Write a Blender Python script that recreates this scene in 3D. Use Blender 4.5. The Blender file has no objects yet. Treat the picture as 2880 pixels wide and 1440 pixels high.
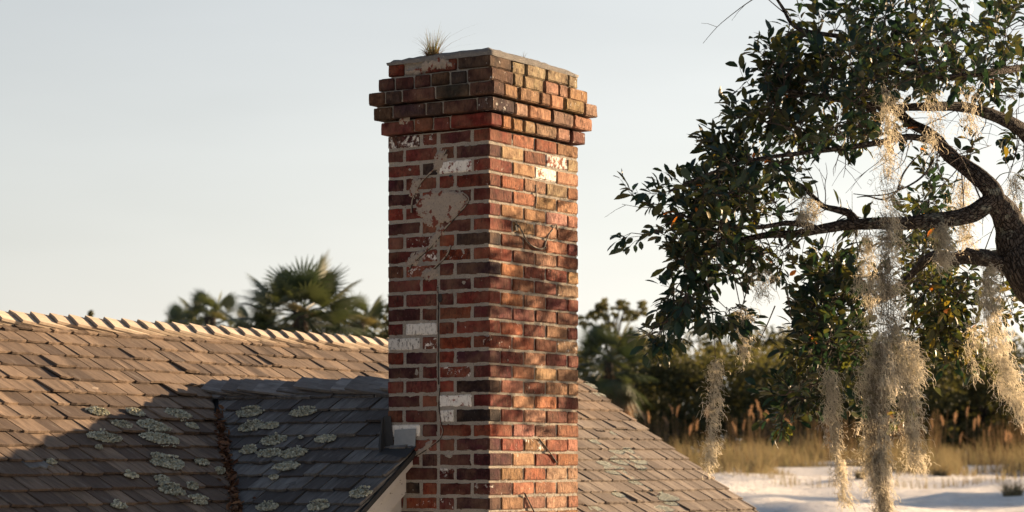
import bpy, math, random
import numpy as np
from mathutils import Vector, noise as mn
random.seed(7); rng = np.random.default_rng(7)
sc = bpy.context.scene; COL = sc.collection
R = math.radians

# ------------------------------------------------------------------ camera
F = 6600.0                      # focal length in pixels of the 2880 px photograph
HY = 1286.0                     # eye-level line
cam = bpy.data.cameras.new('camera'); co = bpy.data.objects.new('camera', cam); COL.objects.link(co)
co.location = (0, 0, 0); co.rotation_euler = (R(90), 0, 0)
cam.sensor_width = 36; cam.lens = F / 2880 * 36; cam.shift_y = (HY - 720) / 2880
cam.clip_start = 0.1; cam.clip_end = 5000
cam.dof.use_dof = True; cam.dof.focus_distance = 12.0; cam.dof.aperture_fstop = 4.5
sc.camera = co
# ------------------------------------------------------------------ sky, sun, exposure
SUN = Vector((0.845, 0.646, 0.190)).normalized()
w = bpy.data.worlds.new('World'); sc.world = w; w.use_nodes = True
nt = w.node_tree; nt.nodes.clear()
sky = nt.nodes.new('ShaderNodeTexSky'); sky.sky_type = 'NISHITA'; sky.sun_disc = False
sky.sun_elevation = math.asin(SUN.z); sky.sun_rotation = math.atan2(SUN.x, SUN.y)
sky.air_density = 1.2; sky.dust_density = 1.2; sky.ozone_density = 1.2
def wm(op,a,b=None,c=None):
    x=nt.nodes.new('ShaderNodeMath'); x.operation=op
    for i,v in enumerate((a,b,c)):
        if v is None: continue
        if isinstance(v,(int,float)): x.inputs[i].default_value=v
        else: nt.links.new(v,x.inputs[i])
    return x.outputs[0]
tc=nt.nodes.new('ShaderNodeTexCoord'); sp=nt.nodes.new('ShaderNodeSeparateXYZ'); nt.links.new(tc.outputs['Generated'],sp.inputs[0])
dp=nt.nodes.new('ShaderNodeVectorMath'); dp.operation='DOT_PRODUCT'; nt.links.new(tc.outputs['Generated'],dp.inputs[0]); dp.inputs[1].default_value=tuple(SUN)
zf=wm('ADD',wm('MULTIPLY',wm('POWER',2.718,wm('MULTIPLY',wm('MAXIMUM',sp.outputs[2],0.0),-2.5)),0.88),0.12)   # haze thins towards the zenith
gf=wm('ADD',wm('MULTIPLY',wm('MAXIMUM',dp.outputs['Value'],0.0),0.70),0.30)                                      # and scatters forward, towards the sun
# very faint high cloud streaks
mpw=nt.nodes.new('ShaderNodeMapping'); nt.links.new(tc.outputs['Generated'],mpw.inputs[0]); mpw.inputs['Scale'].default_value=(1.0,1.0,5.0); mpw.inputs['Rotation'].default_value=(0,R(14),0)
nzw=nt.nodes.new('ShaderNodeTexNoise'); nt.links.new(mpw.outputs[0],nzw.inputs['Vector']); nzw.inputs['Scale'].default_value=5.0; nzw.inputs['Detail'].default_value=3
cf=wm('ADD',wm('MULTIPLY',nzw.outputs['Fac'],0.20),0.90)
vl=wm('MULTIPLY',wm('MULTIPLY',zf,gf),cf)
vc=nt.nodes.new('ShaderNodeVectorMath'); vc.operation='SCALE'; vc.inputs[0].default_value=(5.80,5.78,5.82); nt.links.new(vl,vc.inputs['Scale'])
hs=nt.nodes.new('ShaderNodeVectorMath'); hs.operation='SCALE'; hs.inputs['Scale'].default_value=0.22; nt.links.new(sky.outputs[0],hs.inputs[0])
bf=wm('ADD',wm('MULTIPLY',wm('MAXIMUM',sp.outputs[2],0.0),1.0),wm('MULTIPLY',wm('MAXIMUM',wm('MULTIPLY',dp.outputs['Value'],-1.0),0.0),0.6))   # bluer overhead and opposite the sun
bc=nt.nodes.new('ShaderNodeVectorMath'); bc.operation='SCALE'; bc.inputs[0].default_value=(0.22,0.42,0.85); nt.links.new(bf,bc.inputs['Scale'])
a0=nt.nodes.new('ShaderNodeVectorMath'); a0.operation='ADD'; nt.links.new(bc.outputs[0],a0.inputs[0]); nt.links.new(vc.outputs[0],a0.inputs[1])
ad=nt.nodes.new('ShaderNodeVectorMath'); ad.operation='ADD'; nt.links.new(hs.outputs[0],ad.inputs[0]); nt.links.new(a0.outputs[0],ad.inputs[1])
bg=nt.nodes.new('ShaderNodeBackground'); bg.inputs[1].default_value=0.05
wo=nt.nodes.new('ShaderNodeOutputWorld'); nt.links.new(ad.outputs[0],bg.inputs[0]); nt.links.new(bg.outputs[0],wo.inputs[0])
sun = bpy.data.lights.new('sun', 'SUN'); sun.energy = 5.0; sun.angle = R(0.5); sun.color = (1.0, 0.70, 0.42)
so = bpy.data.objects.new('sun', sun); COL.objects.link(so); so.location = (20, 20, 12)
so.rotation_euler = SUN.to_track_quat('Z', 'Y').to_euler()
sc.view_settings.view_transform = 'Standard'; sc.view_settings.look = 'None'
sc.view_settings.exposure = 2.03; sc.view_settings.gamma = 1.0; sc.view_settings.use_curve_mapping = False

# ------------------------------------------------------------------ helpers
def P(px, py, d): return Vector(((px-1440)/F*d, d, (HY-py)/F*d))
K = 2880/2576
def Q(x, y, d): return P(x*K, y*K, d)          # same, from the 2576 px view

def tag(o, label=None, cat=None, group=None, kind=None):
    if label: o['label'] = label
    if cat: o['category'] = cat
    if group: o['group'] = group
    if kind: o['kind'] = kind
    return o
def empty(name, loc=(0,0,0), label=None, cat=None, group=None):
    o = bpy.data.objects.new(name, None); COL.objects.link(o); o.location = loc; o.empty_display_size = .2
    return tag(o, label, cat, group)
def link(name, me, mat=None, parent=None, smooth=False):
    o = bpy.data.objects.new(name, me); COL.objects.link(o)
    if mat and not me.materials: me.materials.append(mat)
    if parent:
        o.parent = parent
        o.matrix_parent_inverse.identity()
    if smooth: me.polygons.foreach_set('use_smooth', [True]*len(me.polygons))
    return o
ORG = {}
def worldloc(o):
    v = Vector(o.location)
    while o.parent: o = o.parent; v += Vector(o.location)
    return v
class MB:
    def __init__(s): s.v=[]; s.f=[]; s.uv=[]; s.t=[]
    def add(s, vs, fs, uv=None, t=0.5):
        n=len(s.v); s.v += [tuple(p) for p in vs]; s.f += [tuple(i+n for i in f) for f in fs]
        s.uv += uv if uv else [(0,0)]*len(vs); s.t += [t]*len(vs)
    def mesh(s, name, off=(0,0,0)):
        me = bpy.data.meshes.new(name)
        ox,oy,oz = off
        me.from_pydata([(a-ox,b-oy,c-oz) for a,b,c in s.v], [], s.f)
        a = me.attributes.new('tint','FLOAT','POINT'); a.data.foreach_set('value', s.t)
        b = me.attributes.new('guv','FLOAT_VECTOR','POINT'); b.data.foreach_set('vector', [c for p in s.uv for c in (p[0],p[1],0)])
        me.update(); return me
    def build(s, name, mat, parent=None, smooth=False):      # vertices are in world space
        off = worldloc(parent) if parent else Vector((0,0,0))
        return link(name, s.mesh(name, off), mat, parent, smooth)
    def build_thing(s, name, mat, loc, smooth=False):
        o = link(name, s.mesh(name, loc), mat, None, smooth); o.location = loc; return o
    def tube(s, pts, rad, n=6, t=0.5, wob=0.0, cap=True):
        pts=[Vector(p) for p in pts]; m=len(pts)
        base=len(s.v); up=None; L=0
        for i,p in enumerate(pts):
            d=(pts[min(i+1,m-1)]-pts[max(i-1,0)])
            if d.length<1e-9: d=Vector((0,0,1))
            d.normalize()
            if up is None:
                up = d.cross(Vector((.3,.9,.2))); up.normalize()
            up = (up - d*up.dot(d)); up.normalize(); sd=d.cross(up)
            if i: L+=(p-pts[i-1]).length
            r=rad[i] if hasattr(rad,'__len__') else rad
            for k in range(n):
                a=2*math.pi*k/n
                off=up*math.cos(a)+sd*math.sin(a)
                rr=r
                if wob: rr*=1+wob*mn.noise((p+off*r)*9)+wob*.6*mn.noise((p+off*r)*26)
                q=p+off*rr; s.v.append(tuple(q)); s.uv.append((a*r,L)); s.t.append(t)
        for i in range(m-1):
            for k in range(n):
                a=base+i*n+k; b=base+i*n+(k+1)%n
                s.f.append((a,b,b+n,a+n))
        if cap: s.f.append(tuple(base+k for k in range(n))[::-1]); s.f.append(tuple(base+(m-1)*n+k for k in range(n)))
def np_mesh(name, V, Fc, tint=None, guv=None):
    me = bpy.data.meshes.new(name)
    V=np.asarray(V,dtype=np.float32).reshape(-1,3); Fc=np.asarray(Fc,dtype=np.int32); k=Fc.shape[1]; m=len(Fc)
    me.vertices.add(len(V)); me.vertices.foreach_set('co', V.ravel())
    me.loops.add(m*k); me.loops.foreach_set('vertex_index', Fc.ravel())
    me.polygons.add(m); me.polygons.foreach_set('loop_start', np.arange(0,m*k,k,dtype=np.int32))
    me.polygons.foreach_set('loop_total', np.full(m,k,dtype=np.int32))
    if tint is not None:
        a=me.attributes.new('tint','FLOAT','POINT'); a.data.foreach_set('value', np.asarray(tint,dtype=np.float32))
    me.update(calc_edges=True); me.validate(); return me
def bez(pts, n=8):                                   # Catmull-Rom through the points
    pts=[Vector(p) for p in pts]; out=[]
    for i in range(len(pts)-1):
        a=pts[max(i-1,0)]; b=pts[i]; c=pts[i+1]; d=pts[min(i+2,len(pts)-1)]
        for k in range(n):
            t=k/n; out.append(.5*((2*b)+(c-a)*t+(2*a-5*b+4*c-d)*t*t+(3*b-a-3*c+d)*t**3))
    out.append(pts[-1]); return out

# ------------------------------------------------------------------ materials
class NB:
    def __init__(s, name):
        s.m=bpy.data.materials.new(name); s.m.use_nodes=True; s.t=s.m.node_tree; s.t.nodes.clear()
        s.out=s.t.nodes.new('ShaderNodeOutputMaterial')
    def n(s, ty, **kw):
        x=s.t.nodes.new('ShaderNode'+ty)
        for k,v in kw.items():
            if k.startswith('i_'):
                key=k[2:]; key=int(key) if key.isdigit() else key.replace('_',' ')
                if hasattr(v,'outputs') or isinstance(v,bpy.types.NodeSocket): s.l(v, x.inputs[key])
                else: x.inputs[key].default_value=v
            else: setattr(x,k,v)
        return x
    def l(s,a,b): s.t.links.new(a.outputs[0] if hasattr(a,'outputs') else a, b)
    def mix(s,f,a,b,mode='MIX'):
        x=s.t.nodes.new('ShaderNodeMix'); x.data_type='RGBA'; x.blend_type=mode
        for v,i in ((f,0),(a,6),(b,7)):
            if isinstance(v,(int,float)) and i==0: x.inputs[0].default_value=v
            elif isinstance(v,tuple): x.inputs[i].default_value=(v+(1,))[:4]
            else: s.l(v,x.inputs[i])
        return x.outputs[2]
    def noise(s,vec,scale,detail=4,rough=.6): 
        x=s.n('TexNoise'); x.inputs['Scale'].default_value=scale; x.inputs['Detail'].default_value=detail; x.inputs['Roughness'].default_value=rough
        if vec is not None: s.l(vec,x.inputs['Vector'])
        return x.outputs['Fac']
    def ramp(s,f,stops):
        x=s.n('ValToRGB'); s.l(f,x.inputs[0]); e=x.color_ramp.elements
        while len(e)<len(stops): e.new(.5)
        for i,(p,c) in enumerate(stops):
            e[i].position=p; e[i].color=(c,c,c,1) if isinstance(c,(int,float)) else c+(1,)
        return x.outputs[0]
    def math(s,op,a,b=0.0):
        x=s.n('Math'); x.operation=op
        for v,i in ((a,0),(b,1)):
            if isinstance(v,(int,float)): x.inputs[i].default_value=v
            else: s.l(v,x.inputs[i])
        return x.outputs[0]
    def bump(s,h,strength=.5,dist=.005,nrm=None):
        x=s.n('Bump'); x.inputs['Strength'].default_value=strength; x.inputs['Distance'].default_value=dist; s.l(h,x.inputs['Height'])
        if nrm is not None: s.l(nrm,x.inputs['Normal'])
        return x.outputs[0]
    def pbsdf(s,col,rough=.85,nrm=None,spec=.3,metal=0):
        p=s.n('BsdfPrincipled'); 
        if isinstance(col,tuple): p.inputs['Base Color'].default_value=col+(1,)
        else: s.l(col,p.inputs['Base Color'])
        if isinstance(rough,(int,float)): p.inputs['Roughness'].default_value=rough
        else: s.l(rough,p.inputs['Roughness'])
        p.inputs['Specular IOR Level'].default_value=spec; p.inputs['Metallic'].default_value=metal
        if nrm is not None: s.l(nrm,p.inputs['Normal'])
        return p
    def done(s,sh): s.l(sh,s.out.inputs['Surface']); return s.m
    def attr(s,name,o='Fac'):
        x=s.n('Attribute'); x.attribute_name=name; return x.outputs[o]
    def geo(s): return s.n('NewGeometry').outputs['Position']

def m_brick():
    b=NB('brick'); oi=b.n('ObjectInfo'); pos=b.geo(); rn=oi.outputs['Random']
    mp=b.n('Mapping'); b.l(pos,mp.inputs['Vector']); mp.inputs['Scale'].default_value=(1,1,.38)
    n1=b.noise(pos,20,5,.65); n2=b.noise(mp.outputs[0],85,5,.75); n3=b.noise(pos,8,3)
    c=b.mix(b.ramp(n1,[(.34,0.0),(.64,1.0)]), oi.outputs['Color'], b.mix(1,oi.outputs['Color'],(.36,.30,.30),'MULTIPLY'))
    c=b.mix(b.math('MULTIPLY',b.ramp(n3,[(.42,0.0),(.65,1.0)]),.45), c, b.mix(.7,oi.outputs['Color'],(.26,.16,.10)))
    wn=b.noise(pos,30,7,.70)
    thr=b.math('SUBTRACT',1.0,oi.outputs['Alpha'])
    wf=b.math('MULTIPLY',b.math('SUBTRACT',wn,thr),14); wf=b.math('MINIMUM',b.math('MAXIMUM',wf,0),1)
    c=b.mix(wf,c,(.72,.70,.655))
    amt=b.math('ADD',b.math('MULTIPLY',rn,.75),.25)
    dk=b.ramp(n2,[(.52,0.0),(.64,1.0)])
    c=b.mix(b.math('MULTIPLY',dk,amt),c,(.022,.014,.012))
    wl=b.ramp(n2,[(.30,1.0),(.38,0.0)])
    c=b.mix(b.math('MULTIPLY',wl,.30),c,(.40,.33,.26))
    st=b.math('MULTIPLY',b.math('SUBTRACT',1.0,n2),amt)
    nr=b.bump(b.noise(pos,55,6,.75),.9,.008); nr=b.bump(st,1.0,.022,nr)
    return b.done(b.pbsdf(c,.92,nr,.15))
def m_mortar():
    b=NB('mortar'); pos=b.geo()
    c=b.mix(b.noise(pos,14,5),(.36,.33,.285),(.235,.215,.185))
    c=b.mix(b.ramp(b.noise(pos,150,3,.8),[(.56,0.0),(.66,1.0)]),c,(.11,.10,.085))
    c=b.mix(b.ramp(b.noise(pos,4,3),[(.56,0.0),(.7,.7)]),c,(.15,.14,.13))
    nr=b.bump(b.noise(pos,120,5,.8),1,.006); nr=b.bump(b.noise(pos,30,4,.7),.8,.01,nr)
    return b.done(b.pbsdf(c,.95,nr,.15))
def m_cement():
    b=NB('cement'); pos=b.geo()
    c=b.mix(b.noise(pos,26,6,.75),(.25,.24,.225),(.085,.08,.077))
    c=b.mix(b.ramp(b.noise(pos,60,4,.8),[(.6,0.0),(.7,1.0)]),c,(.32,.30,.25))
    nr=b.bump(b.noise(pos,90,6,.8),1,.008)
    return b.done(b.pbsdf(c,.95,nr,.15))
def m_shingle(name, c1, c2, c3, streak=(.32,.31,.31)):
    b=NB(name); uv=b.attr('guv','Vector'); t=b.attr('tint')
    mp=b.n('Mapping'); b.l(uv,mp.inputs['Vector']); mp.inputs['Scale'].default_value=(1,.06,1)
    g=b.noise(mp.outputs[0],230,4,.7)
    mp2=b.n('Mapping'); b.l(uv,mp2.inputs['Vector']); mp2.inputs['Scale'].default_value=(1,.18,1)
    g2=b.noise(mp2.outputs[0],32,3,.6)
    c=b.mix(b.ramp(t,[(.1,0.0),(.9,1.0)]),c1,c2)
    c=b.mix(b.ramp(g2,[(.46,0.0),(.72,.7)]),c,c3)
    c=b.mix(b.ramp(g2,[(.25,.6),(.42,0.0)]),c,streak)
    c=b.mix(b.ramp(g,[(.46,0.0),(.66,.32)]),c,tuple(x*.5 for x in c3))
    pos=b.geo()
    c=b.mix(b.ramp(b.noise(pos,3.2,4),[(.5,0.0),(.72,.45)]),c,tuple(x*.6 for x in c2))
    nr=b.bump(g,.75,.003); nr=b.bump(g2,.5,.006,nr)
    return b.done(b.pbsdf(c,.86,nr,.25))
def m_simple(name,col,col2=None,scale=20,rough=.8,bump=0,bs=80,metal=0,spec=.3):
    b=NB(name); pos=b.geo()
    c=b.mix(b.noise(pos,scale,5,.65),col,col2 or tuple(x*.6 for x in col))
    nr=b.bump(b.noise(pos,bs,5,.7),.8,bump) if bump else None
    return b.done(b.pbsdf(c,rough,nr,spec,metal))
def m_leaf(name,stops,trans,tf=.3,rough=.45,spec=.4):
    b=NB(name); t=b.attr('tint')
    c=b.ramp(t,stops)
    p=b.pbsdf(c,rough,None,spec)
    tr=b.n('BsdfTranslucent'); b.l(b.mix(1,c,trans,'MULTIPLY'),tr.inputs[0])
    m=b.n('MixShader'); m.inputs[0].default_value=tf; b.l(p,m.inputs[1]); b.l(tr,m.inputs[2])
    return b.done(m)
def m_bark():
    b=NB('oak_bark'); pos=b.geo(); uv=b.attr('guv','Vector')
    mp=b.n('Mapping'); b.l(uv,mp.inputs['Vector']); mp.inputs['Scale'].default_value=(1,.45,1)
    v=b.n('TexVoronoi'); v.feature='DISTANCE_TO_EDGE'; v.inputs['Scale'].default_value=75; 
    ns=b.n('TexNoise'); ns.inputs['Scale'].default_value=40; b.l(mp.outputs[0],ns.inputs['Vector'])
    vm=b.n('VectorMath'); vm.operation='SCALE'; vm.inputs['Scale'].default_value=.02; b.l(ns.outputs['Color'],vm.inputs[0])
    va=b.n('VectorMath'); b.l(mp.outputs[0],va.inputs[0]); b.l(vm.outputs[0],va.inputs[1]); b.l(va.outputs[0],v.inputs['Vector'])
    e=b.ramp(v.outputs['Distance'],[(0.0,0.0),(.16,1.0)])
    c=b.mix(e,(.018,.014,.012),b.mix(b.noise(pos,35,4),(.085,.075,.068),(.045,.038,.034)))
    c=b.mix(b.ramp(b.noise(pos,16,5,.7),[(.57,0.0),(.64,.8)]),c,(.19,.20,.17))
    nr=b.bump(e,1,.012); nr=b.bump(b.noise(pos,70,4),.6,.006,nr)
    return b.done(b.pbsdf(c,.95,nr,.1))
M=dict(
 brick=m_brick(), mortar=m_mortar(), cement=m_cement(),
 roof=m_shingle('weathered_cedar',(.235,.170,.120),(.085,.060,.046),(.050,.036,.030),(.21,.195,.175)),
 roof2=m_shingle('grey_cedar',(.175,.168,.158),(.070,.062,.058),(.045,.038,.036),(.25,.245,.235)),
 roof3=m_shingle('silvered_cedar',(.21,.172,.14),(.105,.082,.067),(.095,.075,.065),(.29,.27,.245)),
 cap2=m_shingle('silver_grey_cedar',(.25,.245,.24),(.09,.083,.08),(.06,.055,.053),(.33,.33,.325)),
 cap=m_shingle('fresh_cedar',(.46,.39,.31),(.38,.31,.24),(.27,.21,.16),(.45,.40,.35)),
 deck=m_simple('roof_felt',(.03,.026,.024)),
 metal=m_simple('lead_flashing',(.33,.35,.36),(.20,.22,.23),25,.5,.002,40,.5),
 dark=m_simple('tarred_flashing',(.035,.037,.04),(.02,.02,.02),30,.55,.002),
 paint=m_simple('flaking_white_paint',(.50,.48,.45),(.36,.34,.31),14,.7,.002),
 litter=m_leaf('dead_leaf',[(0,(.055,.028,.018)),(.5,(.11,.05,.028)),(1,(.17,.10,.06))],(1,.8,.6),.1,.7,.2),
 lichen=m_leaf('lichen',[(0,(.13,.11,.075)),(.30,(.30,.30,.235)),(1,(.52,.53,.44))],(1,1,.9),.1,.9,.1),
 lichen2=m_leaf('crust_lichen',[(0,(.26,.25,.20)),(.35,(.40,.41,.35)),(1,(.50,.52,.45))],(1,1,.9),.05,.9,.1),
 leaf=m_leaf('oak_leaf',[(0,(.009,.024,.021)),(.40,(.016,.036,.026)),(.58,(.040,.040,.018)),(.75,(.050,.064,.022)),(.92,(.10,.10,.025)),(.965,(.16,.12,.025)),(.985,(.42,.13,.02)),(1,(.5,.16,.02))],(1.7,1.6,.7),.30,.5,.3),
 bark=m_bark(),
 twig=m_simple('twig',(.07,.05,.042),(.04,.028,.024),30,.9),
 moss=m_leaf('spanish_moss',[(0,(.15,.125,.095)),(.45,(.58,.56,.49)),(1,(.84,.81,.73))],(1.2,1.15,1.05),.55,.9,.1),
 tuft=m_leaf('dry_grass',[(0,(.10,.06,.035)),(.5,(.20,.16,.08)),(1,(.12,.17,.08))],(1,1,.8),.3,.7,.2),
 dune=m_leaf('dune_grass',[(0,(.12,.09,.06)),(.5,(.25,.215,.14)),(1,(.15,.15,.085))],(1.2,1.1,.8),.35,.8,.2),
 plume=m_leaf('reed_plume',[(0,(.24,.18,.13)),(1,(.38,.30,.22))],(1.3,1.0,.7),.45,.9,.1),
 reed=m_leaf('reed_stem',[(0,(.14,.10,.06)),(1,(.24,.17,.10))],(1,.9,.7),.2,.9,.1),
 far=m_leaf('far_foliage',[(0,(.024,.032,.018)),(.6,(.060,.064,.032)),(1,(.13,.12,.055))],(2.0,1.8,.9),.30,.7,.2),
 palm=m_leaf('palm_frond',[(0,(.028,.046,.026)),(.6,(.060,.078,.038)),(1,(.16,.135,.065))],(1.3,1.2,.7),.22,.5,.4),
 deadpalm=m_leaf('dead_frond',[(0,(.13,.09,.06)),(1,(.28,.21,.15))],(1.4,1.1,.8),.3,.8,.2),
)

# paint with flaked marks
def m_flaked():
    b=NB('peeling_white_board'); pos=b.geo()
    mp=b.n('Mapping'); b.l(pos,mp.inputs['Vector']); mp.inputs['Scale'].default_value=(.45,.45,1)
    c=b.mix(b.noise(pos,8,5),(.52,.49,.45),(.42,.40,.37))
    c=b.mix(b.ramp(b.noise(mp.outputs[0],55,5,.7),[(.60,0.0),(.64,1.0)]),c,(.13,.11,.095))
    return b.done(b.pbsdf(c,.7,b.bump(b.noise(pos,70,4),.5,.002),.3))
M['flaked']=m_flaked()

# ------------------------------------------------------------------ frame of the house
TH=R(32.8); U=Vector((math.sin(TH),math.cos(TH),0)); V=Vector((-math.cos(TH),math.sin(TH),0)); Z=Vector((0,0,1))
C0=Vector((-.1136,11.9,0)); WA,WB=.637,.87
def H(u,v,z): return C0+U*u+V*v+Z*z
GZ=-4.3
PIT=.65; ZC,UC,VC=.372,.54,2.28            # cross ridge height, its u, v of the valley top
ZR=.742; VR=VC+(ZR-ZC)/PIT                 # main ridge
SL=math.sqrt(1+PIT*PIT)
UEND=5.10; VRAKE=.47; VWALL=.55

# ------------------------------------------------------------------ ground
def gh(x,y):
    ys=[-50,28,60,74,86,110,140,400,3000]; zs=[GZ,GZ,-1.42,-.95,-.50,-.15,-.3,-1,-1]
    z=float(np.interp(y,ys,zs))
    k=min(1,max(0,(y-35)/25))*(1 if y<200 else .2)
    z+=k*(.50*mn.noise(Vector((x*.16,y*.10,1)))+.24*mn.noise(Vector((x*.33,y*.26,5)))+.06*mn.noise(Vector((x*.9,y*.7,2))))
    return z
def grid(xs,ys,fn):
    V_=[(x,y,fn(x,y)) for y in ys for x in xs]; n=len(xs)
    F_=[(j*n+i,j*n+i+1,(j+1)*n+i+1,(j+1)*n+i) for j in range(len(ys)-1) for i in range(n-1)]
    return V_,F_
xs=sorted(set([-3000,-900,-300,-120,-60]+[x*.8 for x in range(-50,80)]+[100,200,500,1200,3000]))
ys=sorted(set([-300,-60,-10,0,8,16,24]+[28+i*1.0 for i in range(0,95)]+[130,150,200,300,500,1000,3000]))
v_,f_=grid(xs,ys,gh); me=bpy.data.meshes.new('sandy_ground'); me.from_pydata(v_,[],f_)
def m_sand():
    b=NB('white_sand'); pos=b.geo()
    c=b.mix(b.noise(pos,.5,5),(.80,.785,.76),(.70,.685,.66))
    c=b.mix(b.ramp(b.noise(pos,.9,6,.75),[(.54,0.0),(.70,.65)]),c,(.36,.31,.25))
    c=b.mix(b.ramp(b.noise(pos,5,5,.7),[(.60,0.0),(.68,.6)]),c,(.22,.18,.13))
    nr=b.bump(b.noise(pos,1.8,6,.7),.8,.45)
    return b.done(b.pbsdf(c,.95,nr,.1))
tag(link('sandy_ground',me,m_sand(),None,True),kind='structure')

# ------------------------------------------------------------------ cottage
cot=empty('cottage',H(1.5,2.2,GZ),'old cottage with weathered cedar shingle roof and a tall brick chimney','cottage')
def bx(mb,o,a,b,c,t=.5):
    """box from corner o with edge vectors a,b,c"""
    vs=[o,o+a,o+a+b,o+b,o+c,o+a+c,o+a+b+c,o+b+c]
    mb.add(vs,[(0,3,2,1),(4,5,6,7),(0,1,5,4),(1,2,6,5),(2,3,7,6),(3,0,4,7)],[(0,0),(a.length,0),(a.length,b.length),(0,b.length)]*2,t)

# walls (mostly below the frame)
mb=MB(); vw=VWALL
zt=lambda u: ZC-PIT*abs(u-UC)-.10
us=[-1.9,UC,2.98]
gw=[H(u,vw,GZ) for u in (us[0],us[2])]
pts=[H(us[0],vw,GZ),H(us[2],vw,GZ),H(us[2],vw,zt(us[2])),H(UC,vw,zt(UC)),H(us[0],vw,zt(us[0]))]
mb.add(pts+[p+V*.12 for p in pts],[(0,1,2,3,4),(9,8,7,6,5)]+[(i,i+5,(i+1)%5+5,(i+1)%5) for i in range(5)])
bx(mb,H(us[0],vw+.125,GZ),V*3.4,U*.12,Z*(zt(us[0])-GZ))
mb.build('wall',M['paint'],cot)
mb=MB()
bx(mb,H(-5.5,.6,GZ),U*3.55,V*.12,Z*(ZC+PIT*(.6-VC)-.1-GZ)); bx(mb,H(3.0,.6,GZ),U*(UEND-.25-3.0),V*.12,Z*(ZC+PIT*(.6-VC)-.1-GZ))
zz=lambda v: ZR-PIT*abs(v-VR)-.1
pts=[H(UEND-.2,.75,GZ),H(UEND-.2,5.05,GZ),H(UEND-.2,5.05,zz(5.05)),H(UEND-.2,VR,zz(VR)),H(UEND-.2,.75,zz(.75))]
mb.add(pts+[p-U*.12 for p in pts],[(0,1,2,3,4),(9,8,7,6,5)]+[(i,(i+1)%5,(i+1)%5+5,i+5) for i in range(5)])
mb.build('wall',M['paint'],cot)

# roof decks. plane coordinates: a along the course, b = distance down the slope from the ridge
def mainP(a,b,h=0): 
    nrm=(-V*PIT+Z).normalized()
    return H(a,VR,ZR)+(-V-Z*PIT)*(b/SL)+nrm*h
def mainB(a,b,h=0):     # back side
    nrm=(V*PIT+Z).normalized()
    return H(a,VR,ZR)+(V-Z*PIT)*(b/SL)+nrm*h
def crossP(a,b,h=0):    # a = v
    nrm=(-U*PIT+Z).normalized()
    return H(UC,a,ZC)+(-U-Z*PIT)*(b/SL)+nrm*h
def crossB(a,b,h=0):
    nrm=(U*PIT+Z).normalized()
    return H(UC,a,ZC)+(U-Z*PIT)*(b/SL)+nrm*h
def slab(mb,fn,poly,th=.02,h=-.004):
    n=len(poly); vs=[fn(a,b,h) for a,b in poly]+[fn(a,b,h-th) for a,b in poly]
    mb.add(vs,[tuple(range(n)),tuple(range(2*n-1,n-1,-1))]+[(i,i+n,(i+1)%n+n,(i+1)%n) for i in range(n)])
# valley in main plane: v on main = VR-b/SL ; valley at u = UC-(VC-v)
UL=-6.0; BM=2.9
def valU(b): return UC-(b/SL-(VR-VC))          # u of left valley at slope distance b (only b/SL > VR-VC)
def valU2(b): return UC+(b/SL-(VR-VC))
BT=(VR-VC)*SL
mb=MB()
slab(mb,mainP,[(UL,0),(UL,BM),(valU(BM),BM),(UC,BT),(UC,0)]); slab(mb,mainP,[(UC,0),(UC,BT),(valU2(BM),BM),(UEND,BM),(UEND,0)])
slab(mb,mainB,[(UL,0),(UL,BM),(UEND,BM),(UEND,0)])
roof_main=mb.build('main_roof',M['deck'],cot)
BC=2.1
# cross plane: valley at v = VC-(UC-u), u=UC-b/SL
mb=MB()
slab(mb,crossP,[(VRAKE,0),(VRAKE,BC),(VC-BC/SL,BC),(VC,0)]); slab(mb,crossB,[(VRAKE,0),(VRAKE,BC),(VC-BC/SL,BC),(VC,0)])
roof_cross=mb.build('cross_gable_roof',M['deck'],cot)

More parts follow.
